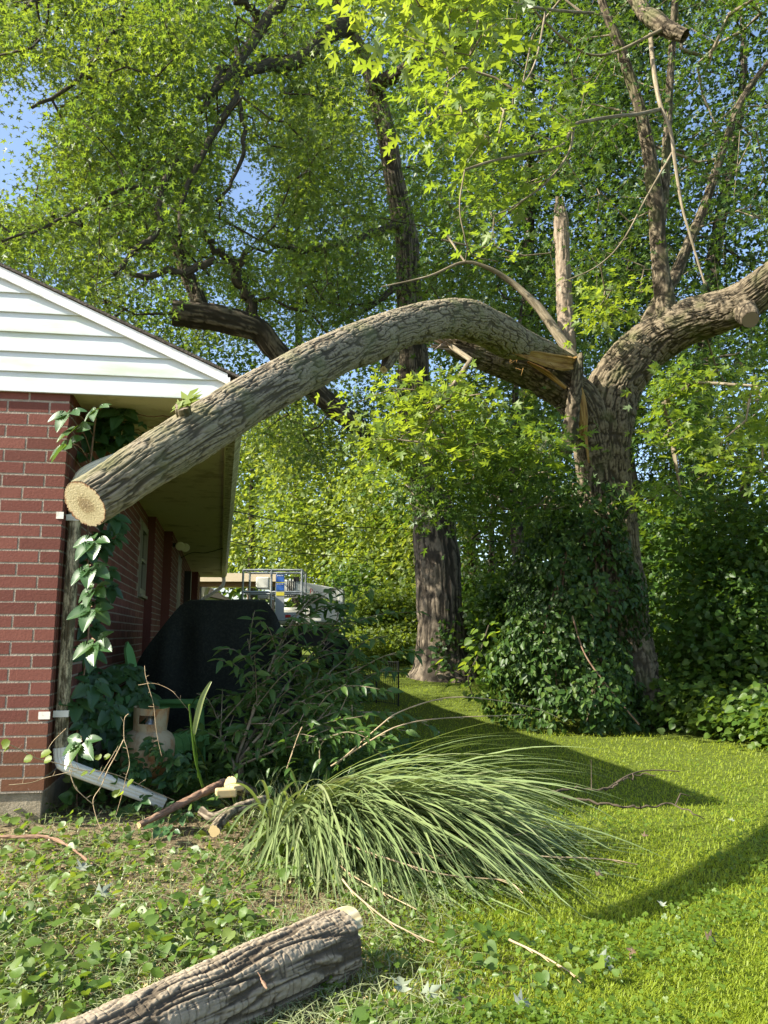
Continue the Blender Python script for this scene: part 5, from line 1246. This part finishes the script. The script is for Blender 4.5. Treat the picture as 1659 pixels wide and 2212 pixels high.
# young grass tuft by the fallen pipe
gt = thing('grass_tuft', 'bright green grass tuft with one tall torn blade by the sawn sticks', 'grass tuft', tuple(G(440, 1735)))
q0 = G(440, 1735); N = 46; bx = q0[0] + rg.normal(size=N) * .05; by = q0[1] + rg.normal(size=N) * .05
blades('blade_fan', M['bright_leaf'], gt, np.stack([bx, by, hz(bx, by)], -1), rg.random(N) * 6.283, np.radians(rg.uniform(55, 85, N)), np.radians(rg.uniform(50, 150, N)), rg.uniform(.25, .62, N), rg.uniform(.004, .008, N), rg.uniform(.4, 1, N), 9)
def ribbon_leaf(name, pts, wid, mat, parent, rv):
    c = catmull([P(*a) for a in pts], 14); t, x, y = frames(c); s = np.linspace(0, 1, 14); w = wid * np.sin(np.clip(s * .85 + .1, 0, 1) * math.pi) ** .6 / 2
    lat = np.array([1, .25, 0.1]) - t * (t @ np.array([1, .25, .1]))[:, None]; lat /= np.linalg.norm(lat, axis=1)[:, None]
    V = np.stack([c - lat * w[:, None], c + [0, .004, 0], c + lat * w[:, None]], 1).reshape(-1, 3)
    f = np.array([(i * 3 + j, i * 3 + j + 1, i * 3 + j + 4, i * 3 + j + 3) for i in range(13) for j in range(2)]); return mk_mesh(name, V, f, mat, parent, True, {'rnd': np.full(len(V), rv)})
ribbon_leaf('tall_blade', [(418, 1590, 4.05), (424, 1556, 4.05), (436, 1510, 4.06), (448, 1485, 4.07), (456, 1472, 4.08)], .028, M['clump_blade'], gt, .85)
tb = Tubes(); tb.add(catmull([P(438, 1700, 4.1), P(422, 1640, 4.06), P(413, 1563, 4.05), P(408, 1521, 4.05)], 14), np.linspace(.007, .005, 14), 6)
tb.add(catmull([P(428, 1680, 4.1), P(424, 1620, 4.06), P(419, 1585, 4.05)], 8), [.004] * 8, 5); tb.build('stalk', M['bright_leaf'], gt)

# bare thorny sapling across the pipe
bs = thing('bare_sapling', 'thin bare zigzag twigs sprouting in front of the fallen downspout', 'sapling', tuple(G(215, 1790)))
def z2(pts, D0, D1): return catmull([P(a * .3472, 1042.3 + b_ * .3472, D0 + (D1 - D0) * i / (len(pts) - 1)) for i, (a, b_) in enumerate(pts)], 5 * len(pts))
TW = [([(20, 1612), (120, 1660), (215, 1712), (330, 1740), (520, 1790), (650, 1800), (780, 1840), (950, 1920), (1085, 1978)], 3.6, 4.15, .005), ([(412, 1530), (330, 1610), (288, 1680)], 3.75, 3.75, .004), ([(800, 1440), (775, 1470), (772, 1590), (790, 1650), (806, 1750), (785, 1830), (762, 1930), (722, 2070)], 3.95, 3.9, .004),
 ([(770, 1600), (720, 1700), (670, 1790), (630, 1890), (580, 1975), (602, 2090), (632, 2160)], 3.95, 3.85, .006), ([(440, 1820), (470, 1900), (530, 1960), (582, 2005)], 3.8, 3.85, .0055), ([(55, 1882), (190, 1868), (290, 1835), (440, 1800), (520, 1790)], 3.6, 3.75, .004), ([(440, 1820), (450, 1770), (420, 1740)], 3.8, 3.8, .003), ([(900, 1140), (905, 1200), (930, 1290), (955, 1380), (975, 1560), (1005, 1700)], 4.2, 4.1, .003), ([(860, 1260), (960, 1250), (1060, 1290), (1110, 1340), (1175, 1420)], 4.2, 4.1, .0025), ([(610, 1850), (700, 1700), (735, 1640)], 3.9, 3.92, .0035)]
tb = Tubes(); Lb = Leafage()
for pts, D0, D1, r in TW:
    c = z2(pts, D0, D1); c[:, 2] = np.maximum(c[:, 2], hz(c[:, 0], c[:, 1]) + .01); r *= .52; tb.add(c, np.linspace(r, r * .6, len(c)), 5)
    for j in range(4, len(c) - 1, 5): tb.add([c[j], c[j] + rg.normal(size=3) * .014 + [0, 0, .012]], [r * .6, .0008], 4)
tb.build('twig', M['pale_twig'], bs)
for u, v, s, D in ((4, 1612, .05, 3.6), (8, 1625, .04, 3.6), (88, 1634, .055, 3.62), (112, 1640, .045, 3.65), (70, 1640, .045, 3.6), (205, 1665, .045, 3.8), (190, 1668, .04, 3.8), (255, 1705, .05, 3.85), (275, 1700, .05, 3.9), (265, 1715, .05, 3.9), (213, 1630, .04, 3.95), (225, 1640, .04, 3.95)):
    Lb.add(P(u, v, D)[None], basis(np.array([[-.3, -.6, .8]]) + rg.normal(size=(1, 3)) * .3, np.array([[rg.normal(), -.2, rg.normal() * .5]])), s, DISC, np.array([.8]))
Lb.build('foliage', M['bright_leaf'], bs)

# ================================================================== cut wood on the ground
lg = thing('sawn_log', 'sawn length of grey barked log lying among violets', 'log', tuple(G(560, 2190)))
A = P(730, 2036, 2.68); Bq = P(352, 2212, 2.15); A[2] = float(hz(A[0], A[1])) + .09; Bq[2] = float(hz(Bq[0], Bq[1])) + .08; dirv = Bq - A
ctl = np.array([[*A, .108], [*(A + dirv * .5), .102], [*(A + dirv * 1.0), .094], [*(A + dirv * 1.6), .094]])
o, p, r, (x, y, t), R = bark_tube('log_body', ctl, M['log_bark'], lg, 230, 620, .009, 91, 46, 14, .07, .03)
th = np.arange(230) * 2 * math.pi / 230
def rg_at(i): return p[i] + R[i][:, None] * (np.cos(th)[:, None] * x[i] + np.sin(th)[:, None] * y[i])
cut_face('sawn_end', p[0], rg_at(0), M['cut_wood'], lg, 8); cut_face('sawn_end', p[-1], rg_at(-1), M['cut_wood'], lg, 8)
# slab of pale ribbed wood left standing on the far end where the saw stopped short
ax = -dirv / np.linalg.norm(dirv); b = MB(); top = np.array([0, 0, 1.0]); lat = np.cross(ax, top); c0 = p[0]; n = 14
outer = []; V = []; Fq = []
for i in range(n):
    a = math.radians(-52 + 100 * i / (n - 1)); d = top * math.cos(a) + lat * math.sin(a) * -1; rr_ = .100; ln = .062 * math.cos(math.radians((-52 + 100 * i / (n - 1)))) ** 1.4 + .003
    for k_, rad in ((0, rr_), (1, rr_ - .018)):
        V += [c0 + d * rad, c0 + d * rad + ax * ln]
for i in range(n - 1):
    q = i * 4; Fq += [(q, q + 1, q + 5, q + 4), (q + 2, q + 6, q + 7, q + 3), (q + 1, q + 3, q + 7, q + 5), (q, q + 4, q + 6, q + 2)]
Fq += [(0, 2, 3, 1), ((n - 1) * 4, (n - 1) * 4 + 1, (n - 1) * 4 + 3, (n - 1) * 4 + 2)]
bk = np.array([[0, 0, (q - c0) @ top] for q in V]); mk_mesh('wood_lip', np.array(V), Fq, M['pale_ribbed_wood'], lg, False, {'bk': bk})
stub('knot_twig', [(556, 2100, 2.22, 6), (566, 2118, 2.19, 8), (578, 2136, 2.17, 7)], M['stick_bark'], lg, 66)
def stick(name, label, cat, pts, w, mat, seed, group=None, cut=True):
    t_ = thing(name, label, cat, tuple(P(*pts[0][:3])), group); q = np.array([[*P(u, v, D), w_ / 2] for (u, v, D), w_ in zip(pts, w)]); q[:, 2] = np.maximum(q[:, 2], hz(q[:, 0], q[:, 1]) + q[:, 3] * .8)
    o, p, r, (x, y, t), R = bark_tube('stick_body', q, mat, t_, 36, 90, .005, seed, 50, 6, .11, .05); th = np.arange(36) * 2 * math.pi / 36
    if cut:
        for i in (0, -1): cut_face('sawn_end', p[i], p[i] + R[i][:, None] * (np.cos(th)[:, None] * x[i] + np.sin(th)[:, None] * y[i]), M['pale_chip'], t_, 4)
    return t_
stick('cut_branch', 'long reddish cut branch lying behind the grass tuft', 'cut branch', [(300, 1783, 3.95), (380, 1742, 4.15), (440, 1712, 4.3), (484, 1690, 4.45)], [.030, .038, .045, .05], M['stick_bark'], 301)
stick('cut_branch', 'short thick cut branch with a fresh sawn end leaning on the grass clump', 'cut branch', [(497, 1692, 4.35), (520, 1702, 4.45), (545, 1712, 4.6)], [.072, .070, .066], M['log_bark'], 302)
stick('cut_branch', 'dark forked branch piece lying below the grass tuft', 'cut branch', [(432, 1752, 4.0), (462, 1765, 3.98), (500, 1752, 4.05), (540, 1738, 4.15), (580, 1725, 4.25)], [.052, .050, .060, .058, .05], M['log_bark'], 303)
stick('cut_branch', 'small sawn branch end poking out under the grass blades', 'cut branch', [(462, 1795, 3.78), (480, 1772, 3.9), (505, 1752, 4.02)], [.055, .052, .05], M['limb_bark'], 304)
t_ = thing('wood_chunk', 'pale yellow split chunk of fresh wood on the cut branches', 'wood chunk', tuple(P(488, 1712, 4.28)))
b = MB(); c = P(488, 1712, 4.25); b.box(c, (.11, .06, .045), .3); b.box(c + [.05, .03, .02], (.08, .05, .03), .9); o = b.build('chunk', M['pale_chip'], t_, bevel=.008)
stick('root', 'bare reddish root running along the soil below the brick corner', 'root', [(-30, 1806, 3.68), (40, 1808, 3.68), (100, 1808, 3.68), (145, 1826, 3.6), (200, 1868, 3.42)], [.016, .016, .015, .013, .009], M['stick_bark'], 305, cut=False)
for lb, pts in (('dead twig with two thin forks lying on the shaded lawn', [(1190, 1712, 4.25), (1236, 1702, 4.32), (1307, 1707, 4.35), (1337, 1690, 4.4), (1377, 1675, 4.5), (1415, 1676, 4.5)]), ('long crooked dead twig lying along the edge of the roof shadow', [(1215, 1722, 4.22), (1277, 1731, 4.2), (1352, 1742, 4.18), (1412, 1742, 4.2), (1443, 1735, 4.22), (1473, 1747, 4.18), (1520, 1767, 4.05)])):
    t_ = thing('dead_twig', lb, 'twig', tuple(P(*pts[0]))); q = np.array([P(*a) for a in pts]); q[:, 2] = np.maximum(hz(q[:, 0], q[:, 1]) + .03, q[:, 2]); tb = Tubes(); c = catmull(q, 40); c += rg.normal(size=c.shape) * .005; tb.add(c, np.linspace(.008, .003, 40), 6)
    if 'forks' in lb:
        q2 = np.array([P(*a) for a in ((1307, 1707, 4.35), (1357, 1675, 4.5), (1402, 1664, 4.6), (1468, 1666, 4.6))]); tb.add(catmull(q2, 20), np.linspace(.006, .003, 20), 5); tb.add([c[14], c[14] + [.01, .02, .16]], [.004, .001], 4)
    else:
        tb.add([c[20], c[20] + [-.02, -.05, .03]], [.006, .002], 4); tb.add([c[30], c[30] + [.05, .05, .05], c[30] + [.12, .08, .03]], [.005, .004, .001], 4)
    tb.build('twig', M['log_bark'], t_)

# fallen leaves, each its own
FL = [(205, 1953, .11, 'pale', 'pale silver leaf lying upside down on the violets near the sawn log'), (172, 1905, .09, 'pale', 'small whitish leaf tip among violets below the big round leaf'), (868, 2176, .095, 'pale', 'white upturned leaf, the one of the twin pair closer to the log'), (914, 2172, .095, 'pale', 'white upturned leaf, the one of the twin pair closer to the brown leaf'), (1297, 2092, .10, 'pale', 'lone white maple leaf lying on mown grass below the dry stalk'), (1118, 2204, .09, 'pale', 'white leaf on the lawn past the curled brown leaf, farthest from the house'),
 (999, 2186, .07, 'brown', 'curled brown leaf beside the white twin leaves'), (1529, 2056, .075, 'brown', 'dry dark brown leaf in the shadow band on the lawn'), (1289, 1912, .06, 'brown', 'brown leaf under the end of a dry stalk'), (1390, 1826, .055, 'brown', 'small brown leaf standing upright on the sunny lawn'), (1372, 2080, .05, 'brown', 'greyish brown curled leaf near the shadow band tip'), (1586, 1792, .05, 'pale', 'tiny pale leaf on the sunny lawn below the roof shadow tip'), (950, 1590, .07, 'pale', 'pale leaf on shaded lawn beneath the arching dry stalks'), (1434, 1984, .05, 'pale', 'grey white leaf scrap inside the shadow band')]
for u, v, s, kd, lb in FL:
    q = G(u, v) + [0, 0, .045]; L1 = Leafage()
    V, Fc = MAPLE; V = V.copy(); V[:, 2] += (.45 if kd == 'brown' else .18) * (V[:, 0] ** 2 * 2 - (V[:, 1] - .4) ** 2) + rg.normal(size=len(V)) * .03
    L1.add(q[None], basis(np.array([[rg.normal() * .35, -.45, 1.0]]), np.array([[rg.normal(), rg.normal(), .1]])), s * .72, (V, Fc), np.array([rg.random()])); o = L1.build('fallen_leaf', M['pale_leaf' if kd == 'pale' else 'brown_leaf']); tag(o, lb, 'leaf', 'fallen leaves on the ground')

# ================================================================== ground cover (nobody could count it)
rg = np.random.default_rng(66)
N = 380000
u = np.where(rg.random(N) < .72, rg.uniform(-260, 1950, N), rg.uniform(1900, 3300, N)); v = 1425 + (2480 - 1425) * rg.random(N) ** .85; g = G(u, v)
bd = bed_at(g[:, 0], g[:, 1]); right_edge = 3.3 + 0 * u
keep = (rg.random(N) > bd * .93) & (g[:, 1] < 21) & (g[:, 1] > .8) & ~((g[:, 0] > np.interp(g[:, 1], [5, 7, 8.5, 9.5, 12], [6.0, 4.6, 3.2, 2.5, 2.2])) & (g[:, 1] > 5))
keep &= ~((g[:, 0] < -.9 - (g[:, 1] - 5) * .21) & (g[:, 1] > 3.9))
g = g[keep]; n = len(g); D = g[:, 1]
patch = vnoise(np.stack([g[:, 0] * 2.3, g[:, 1] * 2.3, 0 * D], -1), 14)
hd = rg.random(n) * 6.283; ln = (.016 + .026 * rg.random(n)) * (.75 + .5 * patch) * np.clip(.8 + D * .03, .8, 1.3); wd = np.clip(.0016 + D * .00075, .002, .012); lean = .45 + rg.random(n) * 1.15
tip = np.stack([np.cos(hd) * np.sin(lean), np.sin(hd) * np.sin(lean), np.cos(lean)], -1) * ln[:, None]
lat = np.stack([-np.sin(hd), np.cos(hd), 0 * hd], -1) * (wd[:, None] / 2)
mid = tip * .55 + np.array([0, 0, .12]) * ln[:, None]
V = np.stack([g - lat, g + lat, g + mid - lat * .8, g + mid + lat * .8, g + tip], 1).reshape(-1, 3)
fq = (np.array([[0, 1, 3], [0, 3, 2], [2, 3, 4]])[None] + (np.arange(n) * 5)[:, None, None]).reshape(-1, 3)
rn = np.clip(.45 * patch + .55 * rg.random(n) + (rg.random(n) < .05) * .5, 0, 1)
tag(mk_mesh('lawn_grass', V, fq, M['lawn_blade'], None, False, {'rnd': np.repeat(rn, 5)}), kind='stuff')
def cover(name, n, u0, u1, v0, v1, tpl, size, mat, hgt, prob, tilt=.5):
    u = rg.uniform(u0, u1, n); v = v0 + (v1 - v0) * rg.random(n); g = G(u, v)
    k = (rg.random(n) < prob(g)) & (g[:, 1] > .8); g = g[k]; m = len(g)
    g[:, 2] += hgt[0] + (hgt[1] - hgt[0]) * rg.random(m)
    nr = np.array([-.15, -.25, 1.0]) + rg.normal(size=(m, 3)) * tilt; tp = rg.normal(size=(m, 3)) * [1, 1, .2]
    Lb = Leafage(); pt = vnoise(np.stack([g[:, 0] * 5, g[:, 1] * 5, 0 * g[:, 0]], -1), 31)
    Lb.add(g, basis(nr, tp), size * (.35 + 1.15 * rg.random(m) ** 1.5), tpl, np.clip(pt * .5 + rg.random(m) * .5, 0, 1)); return tag(Lb.build(name, mat), kind='stuff')
clump = lambda g, s: np.clip((vnoise(np.stack([g[:, 0] * 3.1, g[:, 1] * 3.1, 0 * g[:, 0]], -1), s) - .30) * 2.6, .05, 1)
cover('violet_leaves', 8500, -260, 1350, 1735, 2480, HEART, .040, M['violet_leaf'], (.012, .07), lambda g: bed_at(g[:, 0], g[:, 1]) * clump(g, 17) * .8 * (.35 + .65 * (np.hypot(g[:, 0] - oc[0] - .1, g[:, 1] - oc[1] - .1) > .45)), .55)
cover('small_weeds', 20000, -260, 1400, 1735, 2480, OVATE, .026, M['violet_leaf'], (.008, .05), lambda g: bed_at(g[:, 0], g[:, 1]) * clump(g, 19), .7)
cover('clover', 52000, 700, 2700, 1640, 2480, CLOVER, .015, M['bright_leaf'], (.025, .05), lambda g: (1 - bed_at(g[:, 0], g[:, 1]) * .8) * np.clip(1.3 - g[:, 1] / 12, 0, 1) * clump(g, 23), .35)
cover('shade_weeds', 2600, 120, 900, 1600, 1760, HEART, .06, M['shrub_leaf'], (.03, .20), lambda g: 1.0 * (g[:, 0] < .3) * (g[:, 0] > -1.72), .6)
n = 9000; u = rg.uniform(-260, 1000, n); v = rg.uniform(1740, 2450, n); g = G(u, v); g = g[rg.random(n) < bed_at(g[:, 0], g[:, 1])]; n = len(g)
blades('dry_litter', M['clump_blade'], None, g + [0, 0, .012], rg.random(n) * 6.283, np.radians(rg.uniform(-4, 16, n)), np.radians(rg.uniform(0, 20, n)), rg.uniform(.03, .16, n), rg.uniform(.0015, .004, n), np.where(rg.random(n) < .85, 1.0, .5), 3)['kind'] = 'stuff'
n = 12000; u = rg.uniform(-260, 900, n); v = rg.uniform(1800, 2450, n); g = G(u, v); g = g[rg.random(n) < bed_at(g[:, 0], g[:, 1]) * clump(g, 29)]; n = len(g); Lb = Leafage()
Lb.add(g + [0, 0, .012], basis(rg.normal(size=(n, 3)) * .5 + [0, 0, 1], rg.normal(size=(n, 3))), .006 + .010 * rg.random(n), CARD, rg.random(n)); tag(Lb.build('sawdust', M['pale_chip']), kind='stuff')
# larger odd leaves in the bed: young creeper seedlings
sd_ = thing('creeper_seedling', 'grey green five fingered seedlings sprouting below the cut branches', 'seedling', tuple(G(390, 1820))); Lb = Leafage()
for u_, v_, s in ((352, 1790, .085), (395, 1800, .08), (345, 1830, .07), (430, 1770, .07), (300, 1770, .07), (370, 1840, .06), (318, 1745, .075)):
    q = G(u_, v_) + [0, 0, .10]; palmate(Lb, q, (rg.normal() * .2, -.45, .8), (rg.normal() * .6, -.6, .1), s, .5)
Lb.build('foliage', M['creeper_leaf'], sd_)
